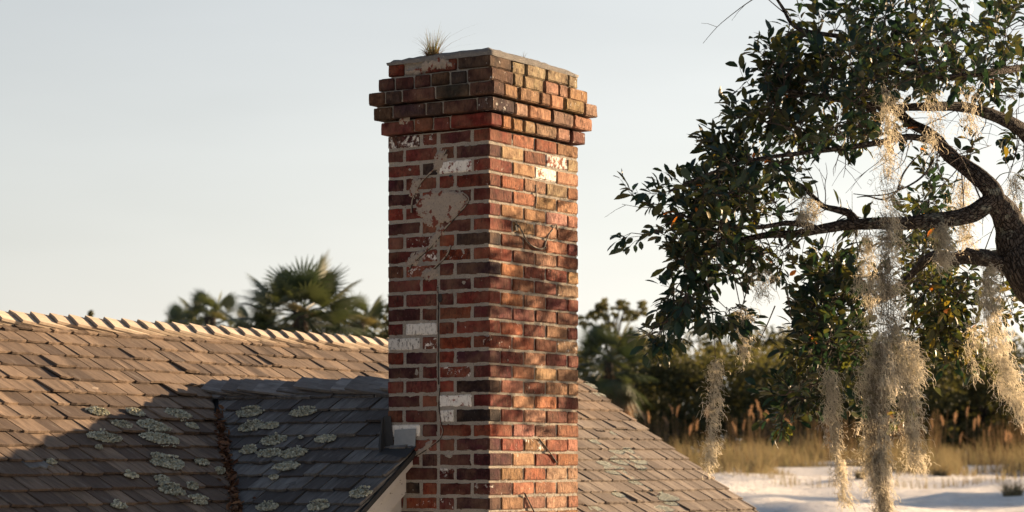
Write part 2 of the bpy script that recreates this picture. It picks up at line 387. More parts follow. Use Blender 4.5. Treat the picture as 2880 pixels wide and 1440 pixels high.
def clip(poly,A,B,Cc):      # keep A*a+B*b+C>=0
    out=[]
    for i in range(len(poly)):
        p=poly[i]; q=poly[(i+1)%len(poly)]; dp=A*p[0]+B*p[1]+Cc; dq=A*q[0]+B*q[1]+Cc
        if dp>=0: out.append(p)
        if (dp>=0)!=(dq>=0):
            t=dp/(dp-dq); out.append((p[0]+t*(q[0]-p[0]),p[1]+t*(q[1]-p[1])))
    return out
def proj(p): return (1440+p.x/p.y*F, HY-p.z/p.y*F)
EXP=.131
SH=[]     # (size, planekey, data)
def shingle_field(fn,key,a0,a1,b0,b1,clips,lift=1.0,seed=1,skipf=None):
    rd=random.Random(seed); row=0; b=b0
    while b<b1:
        bb=b+EXP; a=a0-rd.random()*.15
        while a<a1:
            wd=rd.choice([.095,.11,.125,.14,.155,.175])*rd.uniform(.93,1.07)
            L=.33; g=.007
            jj=rd.uniform(-.004,.005); 
            if rd.random()<.03: jj+=rd.choice([-.014,.012,.018])
            A0,A1=a+g*.5,a+wd-g*.5; top=max(bb-L,.01); bt=bb+jj; sk=rd.uniform(-.004,.004)
            nseg=4
            butt=[(A0+(A1-A0)*k/nseg, bt+sk*(k/nseg-.5)+rd.uniform(-.0022,.0022)-(.002 if k in(0,nseg) else 0)) for k in range(nseg+1)]
            poly=[(A0,top)]+butt+[(A1,top)]
            for cpl in clips: poly=(cpl(poly) if callable(cpl) else clip(poly,*cpl)) if len(poly)>2 else poly
            cur=rd.uniform(-.002,.006)*lift; tw=rd.uniform(-.0025,.0025); raise_=rd.uniform(0,.004)
            if rd.random()<.05*lift: raise_+=.010; 
            broken = rd.random()<.004
            if len(poly)>=3 and not (skipf and skipf((A0+A1)/2,bt)) and not broken:
                rel=[min(1.15,max(0,(q[1]-(bb-L))/L)) for q in poly]
                hs_=[.004+r*.036+raise_*r + cur*(r**3)*(abs((q[0]-A0)/wd-.5)*2)**2 + tw*((q[0]-A0)/wd-.5)*r for r,q in zip(rel,poly)]
                th=.0135+rd.uniform(-.002,.003)
                n=len(poly)
                vt=[fn(q[0],q[1],h) for q,h in zip(poly,hs_)]; vb=[fn(q[0],q[1],h-(.003+(th-.003)*min(r,1))) for q,h,r in zip(poly,hs_,rel)]
                off=rd.uniform(0,50)
                uv=[(q[0]+off,q[1]+off*1.3) for q in poly]*2
                fs=[tuple(range(n)),tuple(range(2*n-1,n-1,-1))]+[(i,i+n,(i+1)%n+n,(i+1)%n) for i in range(n)]
                # projected, unhidden size in the photograph
                ctr=fn((A0+A1)/2,bt-EXP/2,.02); x,y=proj(ctr)
                inf=(-20<x<2880 and y<1460)
                hid=(1095<x<1625)
                size=(wd*F/ctr.y)*(EXP*F/ctr.y) if inf and not hid else 0
                SH.append((size,key,(vt+vb,fs,uv,rd.random())))
            a+=wd
        b+=EXP; row+=1
gap=.042; k1=1/SL; LV=UC+(VR-VC)
def mainclips(poly):
    """keep what lies outside the cross gable's triangle"""
    if max(q[1] for q in poly)<BT+gap*SL: return poly
    am=sum(q[0] for q in poly)/len(poly)
    if am<UC: return clip(poly,-1,-k1,LV-gap)
    return clip(poly,1,-k1,-(UC-(VR-VC)+gap))
shingle_field(mainP,'main',-2.4,UEND,0,2.75,[mainclips,(-1,0,UEND)],seed=3,lift=1.2)
shingle_field(crossP,'cross',VRAKE,VC,0,2.05,[(-1,-k1,VC-gap),(1,0,-VRAKE)],seed=11,lift=1.3)
SH.sort(key=lambda s:-s[0])
joined={'main':MB(),'cross':MB()}
par={'main':roof_main,'cross':roof_cross}
def mat_for(key,data):
    if key=='cross': return M['roof2']
    return M['roof3'] if (Vector(data[0][0])-C0).dot(U)>2.9 and (Vector(data[0][0])-C0).dot(V)<2.3 else M['roof']
for i,(s,key,d) in enumerate(SH):
    if i<300 and s>0:
        m1=MB(); m1.add(*d); m1.build('shingle',mat_for(key,d),par[key])
    else:
        kk=key if key=='cross' or mat_for(key,d) is M['roof'] else 'right'
        joined.setdefault(kk,MB()).add(*d)
for k,mbb in joined.items():
    if mbb.v: tag(mbb.build('shingle_field',{'main':M['roof'],'cross':M['roof2'],'right':M['roof3']}[k],par['cross' if k=='cross' else 'main']),kind='stuff')

# split / slipped shingles
def odd_shingle(fn,a,b,wd,ln,rot,par_,mat,h=.04,t=.3,seed=0):
    rd=random.Random(seed); c,s=math.cos(rot),math.sin(rot)
    pl=[(-wd/2,-ln),(-wd/2,0),(-wd*.3,.004),(-wd*.1,-.012),(wd*.1,.006),(wd*.3,-.02),(wd/2,-.004),(wd/2,-ln)]
    pl=[(a+c*x-s*y,b+s*x+c*y) for x,y in pl]; n=len(pl)
    hs_=[.016+(0 if i in (0,n-1) else h-.016)+rd.uniform(-.002,.003) for i in range(n)]
    vs=[fn(p[0],p[1],q) for p,q in zip(pl,hs_)]+[fn(p[0],p[1],q-.009) for p,q in zip(pl,hs_)]
    m1=MB(); m1.add(vs,[tuple(range(n)),tuple(range(2*n-1,n-1,-1))]+[(i,i+n,(i+1)%n+n,(i+1)%n) for i in range(n)],[(p[0]+seed,p[1]) for p in pl]*2,t)
    tag(m1.build('shingle',mat,par_),'split shingle slipped out of its course')
def hit(px,py,fn):            # pixel -> (a,b) on a roof plane
    o=fn(0,0,.03); ex=fn(1,0,.03)-o; ey=fn(0,1,.03)-o; n=ex.cross(ey); d=P(px,py,1.0)
    t=o.dot(n)/d.dot(n); p=d*t-o
    return p.dot(ex),p.dot(ey)
for (px,py,fn,wd,ln,rot,pr,mt,t) in [(265,1100,mainP,.13,.14,.12,roof_main,M['cap'],.8),(208,1105,mainP,.12,.12,-.25,roof_main,M['roof'],.4),
     (228,1098,mainP,.05,.12,.3,roof_main,M['roof'],.9),(120,1320,mainP,.17,.15,.03,roof_main,M['roof2'],.1),
     (820,1372,crossP,.10,.15,-.2,roof_cross,M['roof2'],.7),(1795,1410,mainP,.12,.16,.2,roof_main,M['roof3'],.7),(1850,1395,mainP,.10,.14,-.1,roof_main,M['roof3'],.5),(1690,1215,mainP,.1,.12,.15,roof_main,M['roof3'],.6)]:
    a,b=hit(px,py,fn); odd_shingle(fn,a,b,wd,ln,rot,pr,mt,t=t,seed=int(px))

# ridge caps
def ridge_cap(fnA,fnB,a0,ln,wd,dirn,mat,parent,rd,base=.03,rise=.034,th=.012):
    """two leaves; the butt end (thick, raised) is at a0, runs towards a0+dirn*ln"""
    mb=MB(); t=rd.random(); off=rd.uniform(0,40); sl=rd.uniform(-.012,.012); wj=rd.uniform(-.012,.014)
    for fn in (fnA,fnB):
        q=[(a0+sl,0),(a0,wd*.5),(a0-sl*.6,wd+wj),(a0+dirn*ln,wd+wj*.2),(a0+dirn*ln,0)]
        hh=[base+rise,base+rise+.004,base+rise,base-.006,base]
        bv=-.0
        n=len(q); vs=[fn(x,y-.004,h+th) for (x,y),h in zip(q,hh)]+[fn(x,y-.004,h) for (x,y),h in zip(q,hh)]
        mb.add(vs,[tuple(range(n)),tuple(range(2*n-1,n-1,-1))]+[(i,i+n,(i+1)%n+n,(i+1)%n) for i in range(n)],[(y+off,x) for x,y in q]*2,t)
    return mb.build('ridge_cap',mat,parent)
rd=random.Random(21); a=-1.6
while a<UEND-.1:
    ridge_cap(mainP,mainB,a,.34,0.098,1,M['cap'],roof_main,rd,base=.028,rise=.040,th=.016); a+=.150+rd.uniform(-.012,.012)
rd=random.Random(22); a=VC+.10
while a>VRAKE+.1:
    ridge_cap(crossP,crossB,a,.30,.105+rd.uniform(-.012,.02),-1,M['cap2'],roof_cross,rd,base=.030,rise=.034+rd.uniform(-.014,.018),th=.013); a-=.125+rd.uniform(-.035,.03)

# valley flashing and its leaf litter
mb=MB()
def valpt(b,h,side):     # point on the valley line shifted by side on main(-)/cross(+)
    if side<0: return mainP(valU(BT+b)+side,BT+b,h)
    return crossP(VC-b/SL-side,b,h)
prev=None
for i in range(13):
    b=i*.14
    row=[valpt(b,.012,-.085),valpt(b,.010,-.0001),valpt(b,.012,.085)]
    if prev: mb.add(prev+row,[(0,1,4,3),(1,2,5,4)])
    prev=row
mb.build('valley_flashing',M['dark'],roof_main)
litter=empty('leaf_litter',valpt(1.0,.02,.01),'brown curled dead leaves packed into the roof valley','leaf litter')
rd=random.Random(5); lm=MB(); cnt=0
def dead_leaf(mb,p,s,rd):
    ax=Vector((rd.gauss(0,1),rd.gauss(0,1),rd.gauss(0,.6))).normalized(); bx_=ax.cross(Vector((rd.gauss(0,1),rd.gauss(0,1),rd.gauss(0,1)))).normalized(); nn=ax.cross(bx_)
    pts=[]; cur=rd.uniform(.3,1.1)
    for i,(l,w_) in enumerate([(-1,.05),(-.5,.42),(.1,.5),(.65,.34),(1,.03)]):
        for sgn in (-1,0,1):
            pts.append(p+ax*s*l+bx_*s*w_*sgn*math.cos(cur*.8)+nn*s*(cur*.45*abs(sgn)*w_*1.6+ .25*cur*l*l))
    fs=[]
    for i in range(4):
        for k in range(2): fs.append((i*3+k,i*3+k+1,i*3+k+4,i*3+k+3))
    mb.add(pts,fs,None,rd.random())
for i in range(700):
    b=rd.uniform(.40,1.75) if i>40 else rd.uniform(.25,.6)
    wdt=.045+.045*min(1,(b-.25)/1.0)
    p=valpt(b,.012+rd.random()**1.5*.055,rd.choice([-1,1])*abs(rd.gauss(0,wdt*.5))-.008)
    s=rd.uniform(.013,.028)
    if cnt<150 and i%2==0:
        m1=MB(); dead_leaf(m1,p+Vector((0,-.004,.012)),s*1.15,rd); m1.build('leaf',M['litter'],litter); cnt+=1
    else: dead_leaf(lm,p,s,rd)
tag(lm.build('leaf_fill',M['litter'],litter),kind='stuff')

# lichens
def lichen(px,py,rpx,fn,parent,flat=False,seed=0):
    rd=random.Random(seed); a,b=hit(px,py,fn); d=fn(a,b).y
    ra=rpx/F*d*(1.55 if flat else 1.18); rb=rpx/F*d*rd.uniform(.66,.82)
    mb=MB(); n=int((330 if flat else 210)*(ra/.07)**1.4)+30; n=min(n,900); tb=rd.uniform(-.12,.12)
    for i in range(n):
        an=rd.uniform(0,6.283); rr=rd.random()**.5
        edge=1+.28*mn.noise(Vector((math.cos(an)*1.7+seed,math.sin(an)*1.7,seed*.37)))+.12*mn.noise(Vector((math.cos(an)*6,math.sin(an)*6,seed)))
        x=a+math.cos(an)*rr*ra*edge; y=b+math.sin(an)*rr*rb*edge
        f=(y-(0))%EXP/EXP
        h0=.034+f*.012
        hh=h0+(-.004 if flat else .006+.016*(1-rr*rr)*rd.random())
        s=rd.uniform(.005,.010)*(1.1 if flat else 1)
        p=fn(x,y,hh); e1=Vector((rd.gauss(0,1),rd.gauss(0,1),rd.gauss(0,.5 if flat else 1))).normalized(); e2=e1.cross(Vector((rd.gauss(0,1),rd.gauss(0,1),rd.gauss(0,1)))).normalized()
        if flat:
            e1=(fn(a+1,b)-fn(a,b)).normalized(); e2=(fn(a,b+1)-fn(a,b)).normalized(); k=rd.uniform(0,3); e1,e2=e1*math.cos(k)+e2*math.sin(k),e2*math.cos(k)-e1*math.sin(k)
        nn=e1.cross(e2)*s*.5
        q=[p+e1*s,p+e1*s*.3+e2*s*.8,p-e1*s*.7+e2*s*.5,p-e1*s*.8-e2*s*.4,p+e1*s*.2-e2*s*.9,p+nn]
        mb.add(q,[(5,0,1),(5,1,2),(5,2,3),(5,3,4),(5,4,0)],None,min(1,max(0,.38+tb+.45*rr+rd.gauss(0,.24))))
    # crust beneath
    if flat: mb.build('lichen',M['lichen2'],parent); return
    ring=[(a,b)]+[(a+math.cos(t)*ra*.85*(1+.15*mn.noise(Vector((math.cos(t)*3,math.sin(t)*3,seed)))),b+math.sin(t)*rb*.85) for t in [k*6.283/14 for k in range(14)]]
    h=lambda y:.037+(y%EXP)/EXP*.012
    mb.add([fn(x,y,h(y)+(.007 if i==0 else -.004)) for i,(x,y) in enumerate(ring)],[(0,1+k,1+(k+1)%14) for k in range(14)],None,.35)
    mb.build('lichen',M['lichen'],parent)
LM=[(243,1040,30),(337,1042,25),(443,1047,36),(305,1074,28),(383,1077,42),(480,1077,17),(261,1105,42),(403,1110,50),(247,1130,9),(127,1167,12),(418,1168,48),(506,1167,20),(327,1200,18),(405,1210,22),(430,1236,38),(480,1228,17),(497,1262,26),(297,1276,22),(550,1190,14)]
LC=[(630,1042,34),(763,1042,32),(632,1078,32),(683,1075,22),(690,1112,32),(822,1109,28),(628,1137,22),(680,1145,32),(740,1145,34),(722,1178,32),(675,1280,26),(803,1278,28),(908,1245,28),(757,1105,6),(690,1205,12)]
for i,(x,y,r) in enumerate(LM): lichen(x*K,y*K,r*K,mainP,roof_main,seed=i+1)
for i,(x,y,r) in enumerate(LC): lichen(x*K,y*K,r*K,crossP,roof_cross,seed=i+50)
LR=[(1655,1085,22),(1682,1112,22),(1733,1221,18),(1675,1243,18),(1735,1272,20),(1765,1268,22),(1700,1305,20),(1745,1298,30),(1795,1297,28),(1730,1325,34),(1800,1318,18),(1792,1355,30),(1840,1382,26),(1880,1406,36),(1740,1393,18),(1870,1436,28),(1672,1432,20)]
for i,(x,y,r) in enumerate(LR): lichen(x,y,r,mainP,roof_main,True,seed=i+90)

# rake boards of the cross gable
def rake(fn,name,v0,wd,drop,th,mat,b0,b1,label=None):
    mb=MB(); dv=fn(0,1)-fn(0,0)
    o=fn(v0,b0,-.026)-Z*drop; bx(mb,o,dv*(b1-b0),V*th,-Z*wd*1.0); return tag(mb.build(name,mat,cot),label)
for fn in (crossP,crossB):
    rake(fn,'rake_trim',VRAKE+.008,.035,.0,.03,M['paint'],.02,2.45)
    rake(fn,'bargeboard',VWALL-.03,.15,.028,.027,M['flaked'],.05,2.4,'flaking white bargeboard')
    mb=MB(); dv=fn(0,1)-fn(0,0); o=fn(VRAKE+.04,.05,-.030)-Z*.012; bx(mb,o,dv*2.35,V*(VWALL-VRAKE-.04),-Z*.014); mb.build('soffit',M['paint'],cot)
    mb=MB(); o=fn(VRAKE-.012,.02,.012); bx(mb,o,dv*2.45,V*.028,-Z*.026); mb.build('drip_edge',M['dark'] if fn is crossP else M['roof3'],cot)
mb=MB(); bx(mb,H(-.10,VWALL-.022,GZ),U*.085,V*.02,Z*(zt(-.1)-GZ-.17)); mb.build('corner_board',M['paint'],cot)
mb=MB()
for fn_ in (mainP,mainB):
    dv=fn_(0,1)-fn_(0,0); bx(mb,fn_(UEND-.03,.03,-.03),dv*2.8,U*.03,-Z*.13)
mb.build('rake_board',M['flaked'],cot)
# sill course of clapboards just under the gable
# ------------------------------------------------------------------ chimney
ROW=.075; ZT=1.673
mb=MB()
def rough_box(mb,u0,u1,v0,v1,z0,z1,n=14,amp=.003,step=.022):
    # front two faces finely divided and uneven, the others plain
    def face(fn,A,B,nrm):
        na=max(2,int(abs(A[1]-A[0])/step)); nb=max(2,int(abs(B[1]-B[0])/step))
        vs=[]
        for j in range(nb+1):
            for i in range(na+1):
                a=A[0]+(A[1]-A[0])*i/na; b=B[0]+(B[1]-B[0])*j/nb; p=fn(a,b)
                d=0 if i in(0,na) or j in(0,nb) else amp*(mn.noise(p*38)+.7*mn.noise(p*90))
                vs.append(p+nrm*d)
        mb.add(vs,[(j*(na+1)+i,j*(na+1)+i+1,(j+1)*(na+1)+i+1,(j+1)*(na+1)+i) for j in range(nb) for i in range(na)])
    face(lambda a,b:H(u0,a,b),(v0,v1),(z0,z1),-U)
    face(lambda a,b:H(a,v0,b),(u0,u1),(z0,z1),-V)
    q=[H(u0,v0,z0),H(u1,v0,z0),H(u1,v1,z0),H(u0,v1,z0),H(u0,v0,z1),H(u1,v0,z1),H(u1,v1,z1),H(u0,v1,z1)]
    mb.add(q,[(0,3,2,1),(4,5,6,7),(1,2,6,5),(2,3,7,6)])
zlow=ZT-29*ROW
rough_box(mb,.0037,WB-.006,.0075,WA-.006,zlow,ZT-.002)
rough_box(mb,.006,WB-.006,.008,WA-.006,GZ,zlow-.002,step=.3)
EPS=[(-1,.027),(-2,.054),(-3,.073),(-4,.036),(-5,.0)]
for i,e in EPS:
    zt_=ZT-i*ROW
    rough_box(mb,-e+.014,WB+e-.014,-e+.020,WA+e-.014,zt_-ROW+(.0125 if i>-4 else .001),zt_-.001)
chim=mb.build('chimney',M['mortar'],cot)

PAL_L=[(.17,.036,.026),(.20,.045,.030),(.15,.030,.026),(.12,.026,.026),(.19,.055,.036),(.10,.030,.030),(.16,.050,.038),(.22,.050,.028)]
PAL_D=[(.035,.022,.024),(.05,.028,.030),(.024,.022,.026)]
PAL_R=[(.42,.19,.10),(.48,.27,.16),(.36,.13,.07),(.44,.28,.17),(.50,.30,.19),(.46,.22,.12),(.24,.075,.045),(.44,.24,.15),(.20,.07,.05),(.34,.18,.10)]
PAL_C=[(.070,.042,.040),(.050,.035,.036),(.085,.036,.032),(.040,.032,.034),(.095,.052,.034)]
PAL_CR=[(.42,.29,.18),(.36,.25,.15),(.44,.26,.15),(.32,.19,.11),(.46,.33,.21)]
LEN=[-1,-.95,-.8,-.35,0,.35,.8,.95,1]; HGT=[-1,-.82,0,.82,1]; DEP=[-1,-.92,0,.92,1]
def brick(u0,u1,v0,v1,z0,z1,col,alpha,rough,rd,label=None):
    """uneven brick; box in house axes"""
    mb=MB(); cx,cy,cz=(u0+u1)/2,(v0+v1)/2,(z0+z1)/2; hx,hy,hz=(u1-u0)/2,(v1-v0)/2,(z1-z0)/2
    def axis(h): return LEN if h>.07 else DEP
    ax,ay,az=axis(hx),axis(hy),HGT
    idx={}; vs=[]; sd=rd.uniform(0,100)
    jz=rd.uniform(-.0018,.0018); tilt=rd.uniform(-.012,.012)
    def vid(i,j,k):
        key=(i,j,k)
        if key in idx: return idx[key]
        x,y,z=ax[i]*hx,ay[j]*hy,az[k]*hz
        ex=[i in(0,len(ax)-1),j in(0,len(ay)-1),k in(0,len(az)-1)]
        q=Vector((cx+x,cy+y,cz+z))
        if sum(ex)>=2:
            r=.0022+.004*abs(mn.noise(q*45+Vector((sd,0,0))))*(1+rough)
            s=lambda a: (1 if a>0 else -1)
            if ex[0]: x-=s(x)*r
            if ex[1]: y-=s(y)*r
            if ex[2]: z-=s(z)*r*.8
        n1=mn.noise(q*26+Vector((sd,sd,0))); n2=mn.noise(q*60+Vector((0,sd,3)))
        am=.0012+.0026*rough
        if ex[0]: x+= (n1+.5*n2)*am
        if ex[1]: y+= (n1+.5*n2)*am
        if ex[2]: z+= n2*.0022
        else: z+=n1*.0008
        z+=jz+tilt*(x+y)
        # spalled notch
        vs.append(H(cx+x,cy+y,cz+z)); idx[key]=len(vs)-1; return idx[key]
    fs=[]
    nx,ny,nz=len(ax)-1,len(ay)-1,len(az)-1
    for j in range(ny):
        for k in range(nz):
            fs.append((vid(0,j,k),vid(0,j,k+1),vid(0,j+1,k+1),vid(0,j+1,k)))
            fs.append((vid(nx,j,k),vid(nx,j+1,k),vid(nx,j+1,k+1),vid(nx,j,k+1)))
    for i in range(nx):
        for k in range(nz):
            fs.append((vid(i,0,k),vid(i+1,0,k),vid(i+1,0,k+1),vid(i,0,k+1)))
        for j in range(ny):
            fs.append((vid(i,j,0),vid(i,j+1,0),vid(i+1,j+1,0),vid(i+1,j,0)))
            fs.append((vid(i,j,nz),vid(i+1,j,nz),vid(i+1,j+1,nz),vid(i,j+1,nz)))
    fs=[f[::-1] for f in fs]
    mb.add(vs,fs); o=mb.build('brick',M['brick'],chim,False); o.color=(*[c*rd.uniform(.85,1.15) for c in col],alpha)
    if label: o['label']=label
    return o
G=.0060    # half joint
WH={(2,2):.60,(13,1):.74,(14,0):.73,(14,1):.44,(16,2):.46,(18,2):.60,(19,2):.62,(20,0):.66,(23,2):.49,(0,0):.50,(0,1):.44,(7,1):.44,(8,1):.47,(5,2):.42,(9,1):.43}
BLK={(2,1),(7,3),(9,3),(19,3),(25,3),(24,0),(17,3),(26,0)}
PUR={(15,3),(22,2),(21,3),(23,3),(18,0),(16,0),(15,1),(4,0),(22,3)}
WR={(1,3):.54,(2,2):.60,(21,2):.44,(14,3):.44}
LB={'w':'brick with flaking white paint','k':'blackened overburnt brick'}
rd=random.Random(77); s3=WA/3; q4=WB/4
for i in range(0,29):
    z1=ZT-i*ROW-.004; z0=z1-ROW+.0128
    A=(i%2==0)
    Lc=[(0,s3),(s3,1.5*s3),(1.5*s3,2.5*s3),(2.5*s3,WA)] if A else [(0,.5*s3),(.5*s3,1.5*s3),(1.5*s3,2*s3),(2*s3,WA)]
    for j,(p0,p1) in enumerate(Lc):
        al=.25+rd.random()*.10; key=(i,j); lab=None
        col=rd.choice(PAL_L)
        if rd.random()<.07: al=.40
        if key in WH: al=WH[key]; lab=LB['w'] if al>.52 else None
        elif key in BLK: col=rd.choice(PAL_D); lab=LB['k']; al=.2
        elif key in PUR or rd.random()<.10: col=(.075,.022,.028)
        elif i>20 and rd.random()<.35: col=(.085,.022,.022)
        v1=WA-p0-(G if j else 0); v0=WA-p1+G
        if j==3: v0=0; u1=(q4 if A else q4/2)-G
        else: u1=.1
        js=rd.uniform(-.0015,.002)
        if j<3: v0+=rd.uniform(0,.004); v1-=rd.uniform(0,.004) if j else 0
        brick(js if j<3 else 0,u1,v0,v1,z0,z1,col,al,.25,rd,lab)
    Rc=[(q4,2*q4),(2*q4,3*q4),(3*q4,WB)] if A else [(.5*q4,1.5*q4),(1.5*q4,2.5*q4),(2.5*q4,3.5*q4),(3.5*q4,WB)]
    for j,(p0,p1) in enumerate(Rc):
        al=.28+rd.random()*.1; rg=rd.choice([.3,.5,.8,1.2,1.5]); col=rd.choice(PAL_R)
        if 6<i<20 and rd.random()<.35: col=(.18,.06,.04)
        lab=None
        if (i,j+1) in WR: al=WR[(i,j+1)]; lab=LB['w']
        last=p1>WB-.01
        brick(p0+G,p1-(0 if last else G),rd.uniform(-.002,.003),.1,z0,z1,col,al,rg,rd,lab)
for i,e in EPS:
    z1=ZT-i*ROW-.003; z0=z1-ROW+(.0125 if i>-5 else .016)
    tot=WA+2*e; pos=0; segs=[]
    while pos<tot-.05:
        wd=rd.choice([.105,.21,.21,.12]); 
        if tot-pos-wd<.10: wd=tot-pos
        segs.append((pos,min(pos+wd,tot))); pos+=wd
    if segs[-1][1]-segs[-1][0]<.09: segs[-2]=(segs[-2][0],segs[-1][1]); segs.pop()
    cw=rd.choice([.105,.17,.21])
    for j,(p0,p1) in enumerate(segs):
        corner=j==len(segs)-1
        v1=WA+e-p0-(G if j else 0); v0=WA+e-p1+G
        if i==-5 and j in(1,) : continue          # bricks lost under the mortar patch
        dz=rd.uniform(-.003,.002)
        al=.25+rd.random()*.13+(.04 if i>=-2 else 0)
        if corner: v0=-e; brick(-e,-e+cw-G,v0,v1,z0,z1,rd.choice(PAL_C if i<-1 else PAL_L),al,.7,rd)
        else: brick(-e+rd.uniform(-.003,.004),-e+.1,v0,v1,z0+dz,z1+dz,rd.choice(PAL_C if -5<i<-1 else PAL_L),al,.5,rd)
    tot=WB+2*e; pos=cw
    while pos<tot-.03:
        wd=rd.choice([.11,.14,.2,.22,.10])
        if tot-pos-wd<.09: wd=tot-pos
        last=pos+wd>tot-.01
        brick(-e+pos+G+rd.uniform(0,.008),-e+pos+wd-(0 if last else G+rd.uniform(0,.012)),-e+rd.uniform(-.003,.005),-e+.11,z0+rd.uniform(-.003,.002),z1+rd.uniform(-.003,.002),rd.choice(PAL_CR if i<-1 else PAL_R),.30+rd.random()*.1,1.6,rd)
        pos+=wd
# cement wash on top
zc0=ZT+5*ROW-.002; mb=MB(); n=26; vs=[]; e0=-.004
for j in range(n+1):
    for i in range(n+1):
        s,t=i/n,j/n; u=-e0*-1+ (WB+2*.004)*s-.0; v=-.004+(WA+.008)*t
        ed=min(s,1-s,t,1-t); ed2=min(1,ed/.16)
        rim=.020-.010*max(0,s-.55)*2-.010*max(0,t-.55)*2
        p=H(u-.004,v,0)
        hgt=rim+.034*(ed2**.6)+.006*mn.noise(p*20)+.004*mn.noise(p*60)
        jit=.0 if 0<i<n and 0<j<n else .006*mn.noise(p*25)
        vs.append(H(u-.004+(jit if i in(0,n) else 0),v+(jit if j in(0,n) else 0),zc0+max(.008,hgt)))
fs=[(j*(n+1)+i,j*(n+1)+i+1,(j+1)*(n+1)+i+1,(j+1)*(n+1)+i) for j in range(n) for i in range(n)]
# skirt
border=[(i,0) for i in range(n)]+[(n,j) for j in range(n)]+[(n-i,n) for i in range(n)]+[(0,n-j) for j in range(n)]
base=len(vs)
for (i,j) in border:
    p=vs[j*(n+1)+i]; pp=Vector(p); c=H(WB/2,WA/2,pp.z); q=pp+(c-pp)*.010
    q.z=zc0-.003-.004*abs(mn.noise(pp*30)); vs.append(q)
nb=len(border)
for k in range(nb):
    i,j=border[k]; i2,j2=border[(k+1)%nb]
    fs.append((j*(n+1)+i,base+k,base+(k+1)%nb,j2*(n+1)+i2))
mb.add(vs,fs); mb.build('chimney_cap',M['cement'],cot,True)

# mortar smears over the bricks, seams and cracks
def lface(px,py,off=0):
    x=(px-1440)/F; v=((-C0.x*-1)*-1-0)  # placeholder
    v=(C0.x-x*C0.y)/(x*V.y-V.x); p=H(0,v,0); z=(HY-py)/F*p.y
    return v,z
def rface(px,py):
    x=(px-1440)/F; u=(x*C0.y-C0.x)/(U.x-x*U.y); p=H(u,0,0); return u,(HY-py)/F*p.y
def patch(face,poly,seed,amp=.006,mat='mortar',base=0.0,name='mortar_patch'):
    pts=[(lface if face=='L' else rface)(*p) for p in poly]
    a0=min(p[0] for p in pts); a1=max(p[0] for p in pts); z0=min(p[1] for p in pts); z1=max(p[1] for p in pts)
    st=.0045; na=int((a1-a0)/st)+6; nz=int((z1-z0)/st)+6
    def sd(a,z):   # signed distance, + inside
        inside=False; dm=9
        for i in range(len(pts)):
            x1,y1=pts[i]; x2,y2=pts[(i+1)%len(pts)]
            if (y1>z)!=(y2>z) and a<(x2-x1)*(z-y1)/(y2-y1)+x1: inside=not inside
            dx,dy=x2-x1,y2-y1; t=max(0,min(1,((a-x1)*dx+(z-y1)*dy)/(dx*dx+dy*dy+1e-12)))
            dm=min(dm,math.hypot(a-x1-t*dx,z-y1-t*dy))
        return dm if inside else -dm
    g={}; vs=[]; fs=[]
    val={}
    for j in range(nz+1):
        for i in range(na+1):
            a=a0-.012+i*st; z=z0-.012+j*st
            p=Vector((a*28,z*28,seed)); s=sd(a,z)+.016*mn.noise(p)+.016*mn.noise(p*2.8)-.007
            val[i,j]=s
            h=base+min(1,max(-.6,s/.010))*amp+.0013*mn.noise(p*4)
            vs.append(H(-h,a,z) if face=='L' else H(a,-h,z))
    for j in range(nz):
        for i in range(na):
            if max(val[i,j],val[i+1,j],val[i,j+1],val[i+1,j+1])>0:
                k=j*(na+1)+i; f=(k,k+1,k+na+2,k+na+1); fs.append(f if face=='R' else f[::-1])
    mb=MB(); mb.add(vs,fs); mb.build(name,M[mat],chim,True)
def m_lime():
    b=NB('lime_patch'); pos=b.geo()
    c=b.mix(b.noise(pos,24,6,.7),(.37,.32,.265),(.24,.20,.165))
    c=b.mix(b.ramp(b.noise(pos,26,4,.6),[(.57,0.0),(.60,1.0)]),c,(.15,.045,.032))
    c=b.mix(b.ramp(b.noise(pos,130,3,.8),[(.56,0.0),(.66,.8)]),c,(.12,.10,.085))
    nr=b.bump(b.noise(pos,35,6,.75),1,.014)
    return b.done(b.pbsdf(c,.95,nr,.1))
M['lime']=m_lime()
patch('L',[(1165,560),(1215,530),(1290,535),(1318,555),(1300,590),(1265,625),(1225,640),(1190,632),(1170,600)],1,.0055,'lime')
patch('L',[(1228,640),(1262,628),(1245,668),(1215,700),(1190,712),(1205,680)],2,.005,'lime')
patch('L',[(1155,712),(1190,705),(1178,740),(1150,760),(1140,735)],3,.005,'lime')
patch('L',[(1218,428),(1250,420),(1258,450),(1235,490),(1215,480)],4,.004,'lime')
patch('L',[(1160,500),(1188,495),(1180,540),(1160,570),(1148,545)],5,.004,'lime')
patch('L',[(1128,205),(1140,190),(1180,185),(1195,165),(1240,158),(1275,180),(1272,190),(1220,198),(1185,205),(1150,214)],6,.006,'lime',.001)
patch('L',[(1130,330),(1160,328),(1165,345),(1130,350)],8,.004,'lime',.027)
patch('L',[(1180,760),(1215,745),(1235,770),(1210,790),(1185,785)],9,.004,'lime')
patch('L',[(1170,1262),(1215,1232),(1228,1240),(1200,1270),(1172,1290)],10,.004,'lime')
0 and patch('R',[(1476,1262),(1500,1225),(1515,1228),(1528,1262),(1505,1275)],11,.004,'lime')
